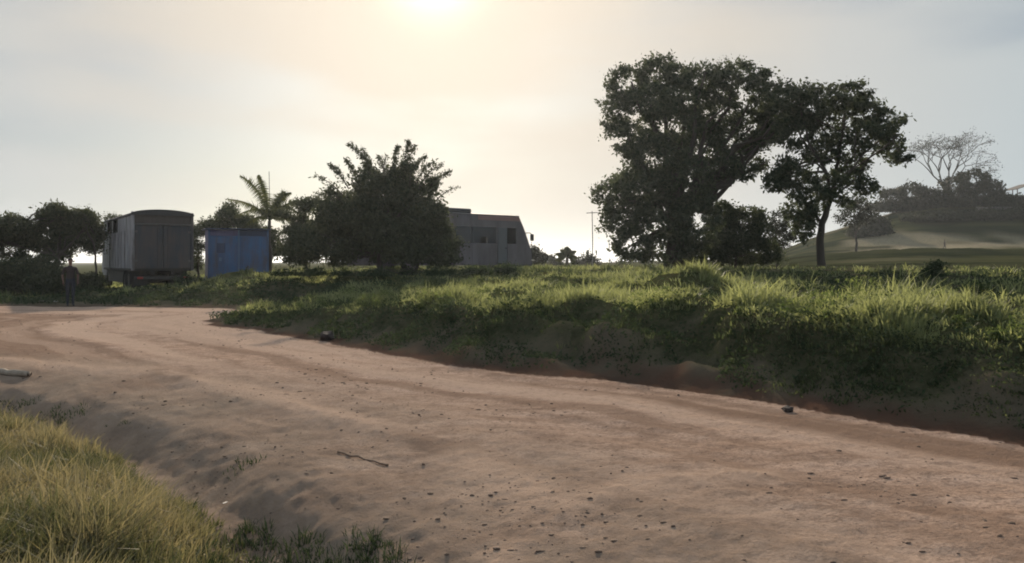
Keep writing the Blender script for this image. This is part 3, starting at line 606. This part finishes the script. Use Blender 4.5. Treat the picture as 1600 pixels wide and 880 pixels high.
# palms
def palm(label, D, bpx, top, fronds, seed, width, trunk_r=.10, leaflet=.30):
    r = np.random.default_rng(seed); bx = (bpx - 800) / FPX * D; gz = hz(bx, D); off = Vector((bx, D, gz))
    t = thing('palm_tree', label, 'palm', off); hub = PX(top[0], top[1], D) - off
    tb = Tubes(); tb.add(wiggle((0, 0, -.2), hub, r, 6, .015), [trunk_r * (1.25 - .07 * i) for i in range(7)], 9); link('trunk', tb.mesh('trunk'), M_BARK, t)
    for (cx, cy, tx, ty, dy) in fronds:
        c = PX(cx, cy, D) - off + Vector((0, dy * .6, 0)); e = PX(tx, ty, D) - off + Vector((0, dy, 0))
        pts = [hub * (1 - s) ** 2 + c * 2 * s * (1 - s) + e * s * s for s in [i / 14 for i in range(15)]]
        fb = Tubes(); fb.add(pts, [.03 - .0019 * i for i in range(15)], 5)
        f = link('frond', fb.mesh('frond'), M_FROND, t); f.data.attributes.new('tint', 'FLOAT', 'POINT')
        V = []; F = []
        for k in range(46):
            s = .12 + .88 * k / 45; q = s * 14; j = min(13, int(q)); p = pts[j].lerp(pts[j + 1], q - j); tn = (pts[j + 1] - pts[j]).normalized()
            L = leaflet * math.sin(math.pi * (.12 + .8 * s)) * r.uniform(.8, 1.15) + .05
            for sg in (-1, 1):
                sd_ = tn.cross(Vector((r.normal() * .15, 1 + r.normal() * .1, .3))).normalized() * sg
                dr = (sd_ * .75 + tn * .55 + Vector((0, r.normal() * .25, -.75))).normalized(); wv = tn * width
                b = len(V); V += [(p - wv)[:], (p + wv)[:], (p + dr * L)[:]]; F.append((b, b + 1, b + 2))
        link('leaflets', np_mesh('leaflets', np.array(V), np.array(F), {'tint': np.repeat(r.random(len(V) // 3), 3)}), M_FROND, f)
    return t
palm('palm tree with drooping fronds standing behind the blue kiosk', 45, 421, (421, 345),
     [(408, 290, 374, 274, .2), (405, 315, 362, 312, -.5), (412, 310, 360, 338, .6), (420, 300, 410, 276, -.7), (432, 300, 452, 300, .3), (440, 305, 470, 335, -.4), (450, 300, 480, 318, .6), (430, 320, 452, 350, -.9), (402, 325, 372, 355, .9), (428, 300, 436, 296, 1.2), (448, 325, 462, 352, .2)], 101, .035, .11, .42)
palm('small far palm on the skyline between the bus and the biggest tree', 75, 886, (886, 402),
     [(880, 392, 868, 396, 0), (882, 388, 876, 390, .8), (886, 388, 887, 386, 0), (890, 390, 899, 392, -.6), (893, 395, 903, 402, .5), (878, 398, 868, 406, .4), (892, 398, 897, 409, -.5)], 103, .05, .16, .5)

# poles
M_METAL = paint('dull_metal', (0.12, 0.115, 0.11), None, .7, 8)
def pole(label, px, d, py0, py1, rad, arm=False):
    b = PX(px, 0, d); gz = hz(b.x, d); h = PX(px, py1, d).z - gz
    t = thing('pole', label, 'pole', (b.x, d, gz)); tb = Tubes(); tb.add([(0, 0, -.3), (0, 0, h * .5), (-.01 * h, 0, h)], [rad, rad * .85, rad * .7], 7); link('mast', tb.mesh('mast'), M_METAL, t)
    if arm:
        tb = Tubes(); tb.add([(-.55, 0, h * .965), (.45, 0, h * .975)], [rad * .7, rad * .7], 6); link('crossarm', tb.mesh('crossarm'), M_METAL, t)
pole('thin upright aerial rising above the palm tree', 422, 46.5, 420, 268, .025)
pole('thin leaning pole on the skyline left of the biggest tree', 926, 70, 412, 330, .05, True)

# ------------------------------------------------------------------ hard-surface helper
def boxes(name, specs, mat, parent, bev=.012):
    bm = bmesh.new()
    for (x0, x1, y0, y1, z0, z1) in specs:
        m = Matrix.Translation(((x0 + x1) / 2, (y0 + y1) / 2, (z0 + z1) / 2)) @ Matrix.Diagonal((x1 - x0, y1 - y0, z1 - z0, 1))
        bmesh.ops.create_cube(bm, size=1, matrix=m)
    if bev:
        bmesh.ops.bevel(bm, geom=bm.edges[:], offset=bev, segments=1, affect='EDGES', clamp_overlap=True)
    me = bpy.data.meshes.new(name); bm.to_mesh(me); bm.free()
    return link(name, me, mat, parent)
def prism(name, prof, a0, a1, axis, mat, parent):          # profile in (u,z) swept along the other horizontal axis
    V = []; n = len(prof)
    for a in (a0, a1):
        for (u, z) in prof: V.append((u, a, z) if axis == 'y' else (a, u, z))
    F = [[i, (i + 1) % n, n + (i + 1) % n, n + i] for i in range(n)] + [list(range(n))[::-1], list(range(n, 2 * n))]
    me = bpy.data.meshes.new(name); me.from_pydata(V, [], F); me.update()
    bm = bmesh.new(); bm.from_mesh(me); bmesh.ops.recalc_face_normals(bm, faces=bm.faces); bm.to_mesh(me); bm.free()
    return link(name, me, mat, parent)
def lathe(name, prof, axis, mat, parent, loc=(0, 0, 0), n=20):
    V = []; F = []; k = len(prof)
    for i in range(n):
        a = 2 * math.pi * i / n
        for (rr, h) in prof: V.append((h, rr * math.cos(a), rr * math.sin(a)) if axis == 'x' else (rr * math.cos(a), h, rr * math.sin(a)))
    for i in range(n):
        for j in range(k - 1): F.append((i * k + j, ((i + 1) % n) * k + j, ((i + 1) % n) * k + j + 1, i * k + j + 1))
    me = np_mesh(name, np.array(V), np.array(F), None, True); o = link(name, me, mat, parent); o.location = loc; return o
M_RUBBER = paint('tyre_rubber', (0.022, 0.021, 0.020), (0.07, 0.055, 0.045), .9, 8)
M_RIM = paint('wheel_rim', (0.16, 0.15, 0.14), None, .6, 10, .2)
M_CHASSIS = paint('chassis', (0.035, 0.034, 0.034), (0.08, 0.06, 0.05), .8)
M_REDLAMP = paint('red_lamp', (0.30, 0.02, 0.015), None, .3)
def wheel(parent, loc, rad, wid, axis):
    w = thing('wheel', None, None, loc); w.parent = parent
    h = wid / 2
    lathe('tyre', [(rad * .58, -h * .9), (rad * .85, -h), (rad * .97, -h * .8), (rad, -h * .3), (rad, h * .3), (rad * .97, h * .8), (rad * .85, h), (rad * .58, h * .9)], axis, M_RUBBER, w)
    lathe('rim', [(.01, -h * .5), (rad * .2, -h * .55), (rad * .25, -h * .3), (rad * .5, -h * .3), (rad * .6, -h * .85), (rad * .6, h * .85), (rad * .5, h * .3), (rad * .25, h * .3), (rad * .2, h * .55), (.01, h * .5)], axis, M_RIM, w)

# ------------------------------------------------------------------ box truck
def truck():
    M_SIDE = paint('truck_side', (0.33, 0.325, 0.345), (0.10, 0.085, 0.08), .7, 2.2, dirt=.95); M_REAR = paint('truck_rear', (0.048, 0.052, 0.064), (0.11, 0.085, 0.07), .8, 2.2, dirt=.8)  # side colour raised to stand in for sky reflected on it
    M_HEAD = paint('truck_header', (0.075, 0.063, 0.058), None, .8, 4); M_TARP = paint('tarpaulin', (0.05, 0.05, 0.053), None, .8, 3)
    x, y = -16.02, 36.73
    t = thing('box_truck', 'old high-sided grey box truck seen from behind, beside the low bushes', 'truck', (x, y, hz(x, y) - .02), R(34))
    z0, z1, L, h = 1.02, 3.62, 9.0, 1.30
    boxes('cargo_floor', [(-h + .05, h - .05, .1, L, z0 - .12, z0)], M_CHASSIS, t)
    boxes('front_wall', [(-h + .06, h - .06, L - .06, L, z0, z1)], M_SIDE, t)
    # left side, made of panels round two openings, and the plain right side
    ws = [(4.35, 5.75), (6.35, 7.75)]; za, zb = z1 - .80, z1 - .20
    k = 9; e = np.linspace(.12, L, k + 1)
    for i in range(k):
        y0, y1 = e[i] + .008, e[i + 1] - .008
        boxes('side_panel', [(-h, -h + .04, y0, y1, z0, za)], M_SIDE, t, .006)
        boxes('side_panel', [(h - .04, h, y0, y1, z0, z1 - .1)], M_SIDE, t, .006)
    for y0, y1 in ((.12, 4.35), (5.75, 6.35), (7.75, L)): boxes('side_panel', [(-h, -h + .04, y0, y1, za + .004, z1 - .1)], M_SIDE, t, .006)
    for y0, y1 in ws:
        w = boxes('window', [(-h - .02, -h + .05, y0 - .05, y0, za, zb + .04), (-h - .02, -h + .05, y1, y1 + .05, za, zb + .04), (-h - .02, -h + .05, y0, y1, za - .04, za), (-h - .02, -h + .05, y0, y1, zb, zb + .1)], M_CHASSIS, t, .004)
        boxes('mesh_panel', [(-h + .12, -h + .13, y0 - .04, y1 + .04, za - .04, zb + .06)], M_CHASSIS, w, 0)
    for i in range(7): boxes('side_rib', [(-h - .035, -h - .002, yy, yy + .06, z0, za - .06) for yy in (e[i + 1] - .03,)], M_SIDE, t, .006)
    boxes('side_rail', [(-h - .05, -h + .03, .1, L, z0 - .10, z0 - .003)], M_CHASSIS, t)
    boxes('side_rail', [(h - .03, h + .05, .1, L, z0 - .10, z0 - .003)], M_CHASSIS, t)
    # rear
    boxes('corner_post', [(-h - .03, -h + .10, -.02, .11, z0 - .1, z1 - .02)], M_SIDE, t); boxes('corner_post', [(h - .10, h + .03, -.02, .11, z0 - .1, z1 - .02)], M_REAR, t)
    zr = z1 - .62
    for s in (-1, 1):
        dd = boxes('rear_door', [(min(s * .012, s * (h - .11)), max(s * .012, s * (h - .11)), .015, .07, z0, zr)], M_REAR, t)
        boxes('lock_rod', [(s * .22 - .018, s * .22 + .018, -.025, .012, z0 + .1, zr - .1)], M_REAR, dd, .005)
        for zz in (z0 + .3, zr - .35): boxes('hinge', [(min(s * (h - .22), s * (h - .06)), max(s * (h - .22), s * (h - .06)), -.015, .013, zz, zz + .09)], M_METAL, dd, .004)
    boxes('rear_rail', [(-h + .09, h - .09, -.045, .08, zr + .005, zr + .075)], M_METAL, t)
    boxes('header_panel', [(-h + .10, h - .10, .02, .07, zr + .08, z1 - .08)], M_HEAD, t)
    boxes('bumper', [(-h + .1, h - .1, -.08, .04, .52, .66)], M_CHASSIS, t)
    for s in (-1, 1):
        boxes('tail_light', [(s * .98 - .12, s * .98 + .12, -.105, -.083, .54, .64)], M_REDLAMP, t, .01); boxes('mudflap', [(s * .86 - .28, s * .86 + .28, .55, .57, .22, z0 - .12)], M_CHASSIS, t, 0)
    # arched tarpaulin roof
    n = 12; prof = []
    for i in range(n + 1):
        u = -1 + 2 * i / n; prof.append((u * (h + .05), z1 - .10 + .20 * (1 - u * u) ** .6))
    prof = prof + [(h + .05, z1 - .18), (-h - .05, z1 - .18)]
    prism('roof_cover', prof, -.06, L + .03, 'y', M_TARP, t)
    boxes('chassis_rail', [(-.5, -.36, .1, L + 2, .74, .90)], M_CHASSIS, t); boxes('chassis_rail', [(.36, .5, .1, L + 2, .74, .90)], M_CHASSIS, t)
    for yy in (1.6, 2.8, L + .9):
        tb = Tubes(); tb.add([(-1.0, yy, .5), (1.0, yy, .5)], [.07, .07], 8); link('axle', tb.mesh('axle'), M_CHASSIS, t)
        for s in (-1, 1): wheel(t, (s * .98, yy, .5), .5, .30 if yy > 4 else .5, 'x')
    for s in (-1, 1): boxes('shade_panel', [(s * 1.12 - .02, s * 1.12 + .02, 3.5, L - .1, .30, z0 - .11)], M_CHASSIS, t)  # dark side panels added to stand in for shade under the truck
    boxes('shade_cross_panel', [(-.8, .8, 3.4, 3.44, .25, z0 - .13)], M_CHASSIS, t)  # dark cross panel added to deepen the shade underneath
    boxes('fuel_tank', [(-1.1, -.6, 5.0, 6.2, .45, .86)], M_CHASSIS, t, .06)
    cb = prism('cab', [(L + .15, .6), (L + .15, 2.9), (L + 1.5, 2.95), (L + 2.0, 1.9), (L + 2.1, .6)], -1.18, 1.18, 'x', M_SIDE, t)
    boxes('cab_window', [(-1.2, -1.17, L + .6, L + 1.5, 1.9, 2.6)], M_CHASSIS, cb, .01)
truck()

# ------------------------------------------------------------------ blue kiosk
def kiosk():
    MB = paint('blue_sheet', (0.038, 0.125, 0.30), (0.075, 0.075, 0.10), .65, 2.4, dirt=.85); MBd = paint('blue_dark', (0.022, 0.05, 0.13), None, .6, 4); MBl = paint('blue_pale', (0.11, 0.19, 0.34), None, .55, 4)
    MP = paint('mauve_sheet', (0.10, 0.10, 0.22), None, .6, 3)
    x, y = (371 - 800) / FPX * 42.4, 42.6
    t = thing('kiosk', 'blue sheet-metal kiosk under trees, right of the grey truck', 'kiosk', (x, y, hz(x, y) - .1), R(25)); h = 1.52; H = 2.66; dp = 2.3
    boxes('base_sill', [(-h - .03, h + .03, -.03, dp + .03, -.5, .12)], MBd, t)
    boxes('back_wall', [(-h + .03, h - .03, dp - .04, dp, .12, H)], MB, t)
    for s in (-1, 1):
        for i in range(4): boxes('side_panel', [(min(s * h, s * (h - .035)), max(s * h, s * (h - .035)), .05 + i * .56 + .006, .05 + (i + 1) * .56 - .006, .12, H - .01)], MP if s < 0 else MB, t, .008)
    for s in (-1, 1): boxes('corner_post', [(s * (h - .03) - .05, s * (h - .03) + .05, -.03, .05, .1, H)], MB, t)
    boxes('centre_post', [(-.035, .035, -.05, .03, .12, H - .02)], MBl, t)
    # left leaf with a small dark window, right leaf plain with boards
    lf = boxes('door', [(-h + .09, -1.12, -.01, .02, .14, H - .36), (-.70, -.045, -.01, .02, .14, H - .36), (-1.12, -.70, -.01, .02, .14, 1.40), (-1.12, -.70, -.01, .02, 1.92, H - .36)], MB, t, .006)
    boxes('window', [(-1.11, -.71, .022, .03, 1.41, 1.91)], MBd, lf, 0); boxes('notice', [(-1.0, -.86, -.022, -.013, .98, 1.16)], MBl, lf, .003)
    rf = boxes('door', [(.045, h - .09, -.01, .02, .14, H - .36)], MB, t, .006)
    for i in range(4): boxes('ridge', [(.2 + i * .33, .23 + i * .33, -.03, -.012, .25, H - .5)], MB, rf, .006)
    boxes('fascia', [(-h + .08, -.045, -.02, .03, H - .34, H - .03)], MP, t, .006); boxes('fascia', [(.045, h - .08, -.02, .03, H - .34, H - .03)], MBd, t, .006)
    for i in range(5): boxes('roof_sheet', [(-h - .15 + i * .662, -h - .15 + (i + 1) * .662 - .008, -.28, dp + .12, H + .005, H + .045)], MBd, t, .008)
kiosk()

# ------------------------------------------------------------------ bus
def bus():
    MW = paint('bus_body', (0.185, 0.165, 0.175), (0.11, 0.095, 0.095), .75, 2.0, dirt=.8); MO = paint('bus_band', (0.32, 0.19, 0.17), (0.22, 0.15, 0.14), .6, 3); MT = paint('bus_door', (0.15, 0.155, 0.165), None, .5, 3); MD = paint('bus_dark', (0.07, 0.07, 0.075), None, .7, 4); MG = glass('bus_glass', (0.012, 0.013, 0.016), .95); MG2 = glass('bus_glass_clear', alpha=.25)
    x, y = -5.9, 34.3
    t = thing('bus', 'pale grey bus with a slanted windscreen, half hidden behind the dense bush', 'bus', (x, y, 1.06), R(40))
    H, L, Wd = 2.92, 9.0, 2.4
    def fx(z): return 9.0 - max(0, (z - 1.0)) * .62 / 1.85 - max(0, z - 1.0) ** 2 * .075       # raked nose
    boxes('floor', [(.02, 8.9, .05, Wd - .05, .42, .55)], MD, t)
    boxes('rear_wall', [(0, .05, 0, Wd, .4, H - .06)], MW, t)
    zb, zt = 1.45, 2.22
    for side, (ya, yb) in enumerate(((0, .05), (Wd - .05, Wd))):
        nm = 'side_panel'
        edges = [.06, 1.4, 2.8, 4.2, 5.25, 6.75]
        for i in range(5): boxes(nm, [(edges[i] + .006, edges[i + 1] - .006, ya, yb, .4, zb)], MW, t, .008)
        prism('nose_panel', [(7.42, .4), (9.0, .4), (9.0, 1.0), (fx(zb), zb), (7.42, zb)], ya, yb, 'y', MW, t)
        prism('nose_panel', [(7.98, zb + .004), (fx(zb) , zb + .004), (fx(zt), zt), (7.98, zt)], ya, yb, 'y', MW, t)
        prism('roof_panel', [(.06, zt + .004), (fx(zt), zt + .004), (fx(H - .12), H - .12), (.06, H - .12)], ya, yb, 'y', MW, t)
        if side == 0:
            prism('colour_band', [(5.6, H - .36), (fx(H - .36) - .03, H - .36), (fx(H - .14) - .03, H - .14), (5.6, H - .14)], ya - .006, ya - .001, 'y', MO, t)
        for i in range(6): xx = edges[i]; boxes('pillar', [(xx - .05 if i else xx, xx + .05, ya + .002, yb - .002, zb + .002, zt)], MD if i < 5 else MW, t, .004)
        for i in range(5):
            gl = MG if not (i == 4 and side == 0) else MG
            if i == 4 and side in (0, 1):
                boxes('window', [(edges[i] + .052, 5.75, ya + .02, yb - .02, zb + .003, zt - .003), (6.2, edges[i + 1] - .052, ya + .02, yb - .02, zb + .003, zt - .003), (5.75, 6.2, ya + .02, yb - .02, zb + .30, zt - .003)], gl, t, 0)
            else: boxes('window', [(edges[i] + .052, edges[i + 1] - .052, ya + .02, yb - .02, zb + .003, zt - .003)], gl, t, 0)
        dr = boxes('door', [(6.82, 7.40, ya - .004, yb - .006, .5, zt - .002)], MT, t, .01)
        boxes('handle', [(7.28, 7.36, ya - .03, ya - .006, 1.2, 1.26)] if side == 0 else [(7.28, 7.36, yb + .002, yb + .03, 1.2, 1.26)], MD, dr, .004)
        boxes('cab_window', [(7.45, 7.95, ya + .015, yb - .015, zb + .006, zt - .003)], MG, t, 0)
        for xx in (1.9, 7.9): wheel(t, (xx, .16 if side == 0 else Wd - .16, .45), .45, .26, 'y')
    # front and rear of the shell, roof, windscreen
    prism('windscreen_frame', [(fx(1.3), 1.3), (fx(1.3) - .05, 1.3), (fx(H - .12) - .05, H - .12), (fx(H - .12), H - .12)], .02, .12, 'y', MD, t); prism('windscreen_frame', [(fx(1.3), 1.3), (fx(1.3) - .05, 1.3), (fx(H - .12) - .05, H - .12), (fx(H - .12), H - .12)], Wd - .12, Wd - .02, 'y', MD, t)
    prism('windscreen', [(fx(1.32) - .01, 1.32), (fx(1.32) - .03, 1.32), (fx(H - .2) - .03, H - .2), (fx(H - .2) - .01, H - .2)], .12, Wd - .12, 'y', MG, t)
    boxes('nose', [(8.93, 9.03, .052, Wd - .052, .4, 1.0)], MW, t); boxes('bumper', [(8.95, 9.14, .1, Wd - .1, .35, .58)], MD, t)
    for yy in (.35, Wd - .35): boxes('headlight', [(9.032, 9.06, yy - .14, yy + .14, .72, .88)], M_METAL, t, .01)
    n = 10; prof = [(Wd / 2 - (Wd / 2 + .02) * math.cos(math.pi * i / n), H - .115 + .115 * math.sin(math.pi * i / n)) for i in range(n + 1)]
    prism('roof', prof, 0.0, fx(H - .1) + .05, 'x', MD, t)
    boxes('roof_pod', [(1.2, 5.5, .35, Wd - .35, H - .04, H + .17)], MD, t, .05)
    mi = Tubes(); mi.add([(8.55, -.02, 2.0), (8.72, -.20, 2.0), (8.80, -.24, 1.9)], [.02, .02, .02], 6); m = link('mirror_arm', mi.mesh('mirror_arm'), MD, t)
    boxes('mirror', [(8.74, 8.86, -.34, -.14, 1.60, 1.94)], MD, m, .03)
    for i in range(5):
        for yy in (.45, 1.75):
            boxes('seat', [(.9 + i * 1.0, 1.35 + i * 1.0, yy - .25, yy + .35, .56, 1.0), (.82 + i * 1.0, .95 + i * 1.0, yy - .25, yy + .35, .9, 1.62)], MD, t, .03)
bus()

# ------------------------------------------------------------------ open shed on the hill
def shed():
    x, d = (1606 - 800) / FPX * 205, 205; gz = hz(x, d)
    MRf = paint('rusty_roof', (0.045, 0.038, 0.034), None, .8, 2); MPst = paint('timber_post', (0.12, 0.10, 0.085), None, .9, 3)
    top = PX(0, 287, 205).z - gz
    t = thing('shed', 'open-sided shed with a low pitched roof at the right edge of the hilltop', 'shed', (x, d, gz), R(4)); w = 5.2; e = top - 1.7
    for s in (-1, 1):
        prism('roof_sheet', [(0, top), (s * w, e), (s * w, e - .14), (0, top - .16)], -3, 3, 'y', MRf, t)
        for xx in (s * (w - .5), s * 2.2):
            for yy in (-2.6, 2.6): boxes('post', [(xx - .09, xx + .09, yy - .09, yy + .09, -1.5, top - 1.7 * abs(xx) / w - .18)], MPst, t, 0)
    boxes('back_wall', [(-1.0, w - .7, 2.3, 2.5, -1.5, .9)], MPst, t, 0)
shed()
x0, d0 = (1555 - 800) / FPX * 183, 183
o = boxes('boundary_wall', [(-4.3, 4.3, -.12, .12, -1.2, .75), (-4.4, 4.4, -.17, .17, .752, .86)], paint('pale_wall', (0.15, 0.15, 0.14), None, .9, 1.5), None, .01)
o.location = (x0, d0, hz(x0, d0) + .35); tag(o, 'low pale wall on the hill slope in front of the tall thicket', 'wall')

# ------------------------------------------------------------------ people
M_SKIN = paint('skin', (0.115, 0.062, 0.042), (0.09, 0.05, 0.035), .55, 20, dirt=.4, streak=False); M_SHIRT = paint('dark_shirt', (0.032, 0.025, 0.026), None, .9, 10); M_JEANS = paint('navy_trousers', (0.015, 0.020, 0.033), None, .9, 10); M_SHOE = paint('shoes', (0.02, 0.02, 0.02), None, .7); M_HAIR = paint('hair', (0.012, 0.010, 0.009), None, .9, 40)
def person(label, loc, rotz, H, seed, stride=.10, group=None):
    t = thing('person', label, 'person', loc, rotz, group)
    k = H / 1.75
    J = {'pel': (0, 0, .95, .145, .11), 'wst': (0, .01, 1.10, .135, .10), 'chs': (0, .0, 1.30, .165, .115), 'nkb': (0, .01, 1.455, .075, .07), 'nck': (0, .0, 1.52, .052, .055), 'hd1': (0, -.02, 1.585, .068, .082), 'hd2': (0, -.015, 1.66, .078, .095), 'hd3': (0, 0, 1.72, .058, .07)}
    E = [('pel', 'wst'), ('wst', 'chs'), ('chs', 'nkb'), ('nkb', 'nck'), ('nck', 'hd1'), ('hd1', 'hd2'), ('hd2', 'hd3')]
    for s, sx in (('l', -1), ('r', 1)):
        st = stride * sx
        J.update({'hip' + s: (sx * .09, 0, .90, .092, .092), 'kne' + s: (sx * .085, -.5 * st - .02, .50, .062, .065), 'ank' + s: (sx * .08, -st + .02, .085, .043, .045), 'toe' + s: (sx * .09, -st - .13, .035, .038, .032),
                  'sho' + s: (sx * .185, .01, 1.405, .062, .062), 'elb' + s: (sx * .25, .05, 1.13, .042, .042), 'wri' + s: (sx * .235, -.03 + st * .5, .90, .028, .032)})
        E += [('pel', 'hip' + s), ('hip' + s, 'kne' + s), ('kne' + s, 'ank' + s), ('ank' + s, 'toe' + s), ('chs', 'sho' + s), ('sho' + s, 'elb' + s), ('elb' + s, 'wri' + s)]
    names = list(J); me = bpy.data.meshes.new('body')
    me.from_pydata([J[n][:3] for n in names], [(names.index(a), names.index(b)) for a, b in E], []); me.update()
    o = bpy.data.objects.new('body_tmp', me); COL.objects.link(o)
    sk = o.modifiers.new('skin', 'SKIN'); o.modifiers.new('sub', 'SUBSURF').levels = 2
    for i, n in enumerate(names): me.skin_vertices[0].data[i].radius = J[n][3:5]; me.skin_vertices[0].data[i].use_root = (n == 'pel')
    bpy.context.view_layer.update(); dg = bpy.context.evaluated_depsgraph_get()
    nm = bpy.data.meshes.new_from_object(o.evaluated_get(dg)); bpy.data.objects.remove(o)
    nm.name = 'body'; nm.materials.clear()
    for m in (M_SKIN, M_SHIRT, M_JEANS, M_SHOE): nm.materials.append(m)
    for p in nm.polygons:
        c = p.center; p.use_smooth = True
        arm = abs(c.x) > .19 and c.z > .8
        p.material_index = 3 if c.z < .085 else 1 if (1.0 < c.z < 1.475 and not (arm and c.z < 1.16)) else 0 if (c.z >= 1.475 or arm) else 2
    b = bpy.data.objects.new('body', nm); COL.objects.link(b); b.parent = t; b.scale = (k, k, k)
    # hair cap, ears and nose
    bm = bmesh.new(); bmesh.ops.create_icosphere(bm, subdivisions=3, radius=1, matrix=Matrix.Translation((0, .012, 1.675)) @ Matrix.Diagonal((.083, .098, .085, 1)))
    bmesh.ops.delete(bm, geom=[v for v in bm.verts if v.co.z < 1.655 - .5 * min(0, -v.co.y) * -1 - (.06 if v.co.y > .02 else 0)], context='VERTS')
    hm = bpy.data.meshes.new('hair'); bm.to_mesh(hm); bm.free(); ho = link('hair', hm, M_HAIR, t); ho.scale = (k, k, k)
    for s in (-1, 1):
        tb = Tubes(); w = Vector(J['wri' + ('l' if s < 0 else 'r')][:3]); pal = w + Vector((0, -.02, -.085))
        tb.add([w, w.lerp(pal, .5), pal], [.026, .036, .032], 8)
        for q in range(4):
            f0 = pal + Vector((0, -.03 + q * .02, .012)); Lf = (.070, .080, .074, .058)[q]
            tb.add([f0, f0 + Vector((-.008 * s, -.004, -Lf * .5)), f0 + Vector((-.022 * s, -.006, -Lf))], [.0095, .009, .007], 6)
        tb.add([w + Vector((0, -.025, -.03)), w + Vector((-.006 * s, -.052, -.06)), w + Vector((-.012 * s, -.058, -.09))], [.011, .010, .008], 6)
        hd = link('hand', tb.mesh('hand'), M_SKIN, t); hd.scale = (k, k, k)
    return t
px = (110 - 800) / FPX * 29.0
person('man in dark shirt and navy trousers standing at the far left roadside', (px, 29.0, hz(px, 29.0)), R(35), 1.74, 1, .05)
px = (1476 - 800) / FPX * 147
person('tiny dark figure walking along the pale track on the hill', (px, 147, hz(px, 147) + .02), R(80), 1.75, 2, .25)

# ------------------------------------------------------------------ debris
M_WOOD = paint('weathered_wood', (0.34, 0.28, 0.22), (0.16, 0.12, 0.09), .9, 12); M_LITTER = paint('pale_litter', (0.45, 0.43, 0.40), None, .8, 10)
def log(name, label, cat, a, b, d0_, d1_, rad, mat, seed):
    r = np.random.default_rng(seed); x0, x1 = (a[0] - 800) / FPX * d0_, (b[0] - 800) / FPX * d1_
    p0 = Vector((x0, d0_, hz(x0, d0_) + rad * .7)); p1 = Vector((x1, d1_, hz(x1, d1_) + rad * .7))
    tb = Tubes(); tb.add([p - p0 for p in wiggle(p0, p1, r, 7, .012)], [rad * r.uniform(.75, 1.1) for _ in range(8)], 8)
    o = link(name, tb.mesh(name), mat); o.location = p0; tag(o, label, cat)
log('plank', 'pale weathered length of timber lying at the left edge above the grass', 'timber', (-30, 592), (46, 600), 12.2, 11.9, .055, M_WOOD, 3)
log('stick', 'dark crooked stick lying on the rough shoulder of the road', 'stick', (528, 692), (606, 716), 7.2, 6.7, .009, M_CLOD, 4)
def scrap(px, d, s, label, rz, seed):
    r = np.random.default_rng(seed); bm = bmesh.new(); bmesh.ops.create_grid(bm, x_segments=4, y_segments=2, size=1)
    for v in bm.verts: v.co = Vector((v.co.x * s, v.co.y * s * .35 * (1 - .5 * abs(v.co.x) ** 2), .012 + abs(r.normal()) * s * .06))
    bmesh.ops.solidify(bm, geom=bm.faces[:], thickness=.003)
    me = bpy.data.meshes.new('litter'); bm.to_mesh(me); bm.free(); o = link('litter', me, M_LITTER); x = (px - 800) / FPX * d
    o.location = (x, d, hz(x, d) + .01); o.rotation_euler = (r.normal() * .05, r.normal() * .05, rz); tag(o, label, 'litter', 'pale scraps of litter')
scrap(278, 6.3, .035, 'pale scrap of litter at the ditch edge left of the other scrap', .3, 1)
scrap(352, 6.4, .03, 'pale scrap of litter on the rough soil nearest the stick', 1.2, 2)
scrap(75, 31, .35, 'pale flat scrap on the road beside the standing man', .1, 3)

# ------------------------------------------------------------------ light haze
def haze():
    bm = bmesh.new(); bmesh.ops.create_cube(bm, size=1, matrix=Matrix.Translation((0, 0, 17)) @ Matrix.Diagonal((13000, 13000, 46, 1)))
    me = bpy.data.meshes.new('haze'); bm.to_mesh(me); bm.free()
    b = MatB('haze_air'); v = b.n('ShaderNodeVolumePrincipled', {'Color': (0.80, 0.88, 0.96, 1), 'Density': 0.00021, 'Anisotropy': 0.6})
    b.t.links.new(v.outputs[0], b.out.inputs['Volume'])
    o = link('haze', me, b.m); tag(o, 'thin pale evening haze hanging over the whole place', None, None, 'stuff')
haze()
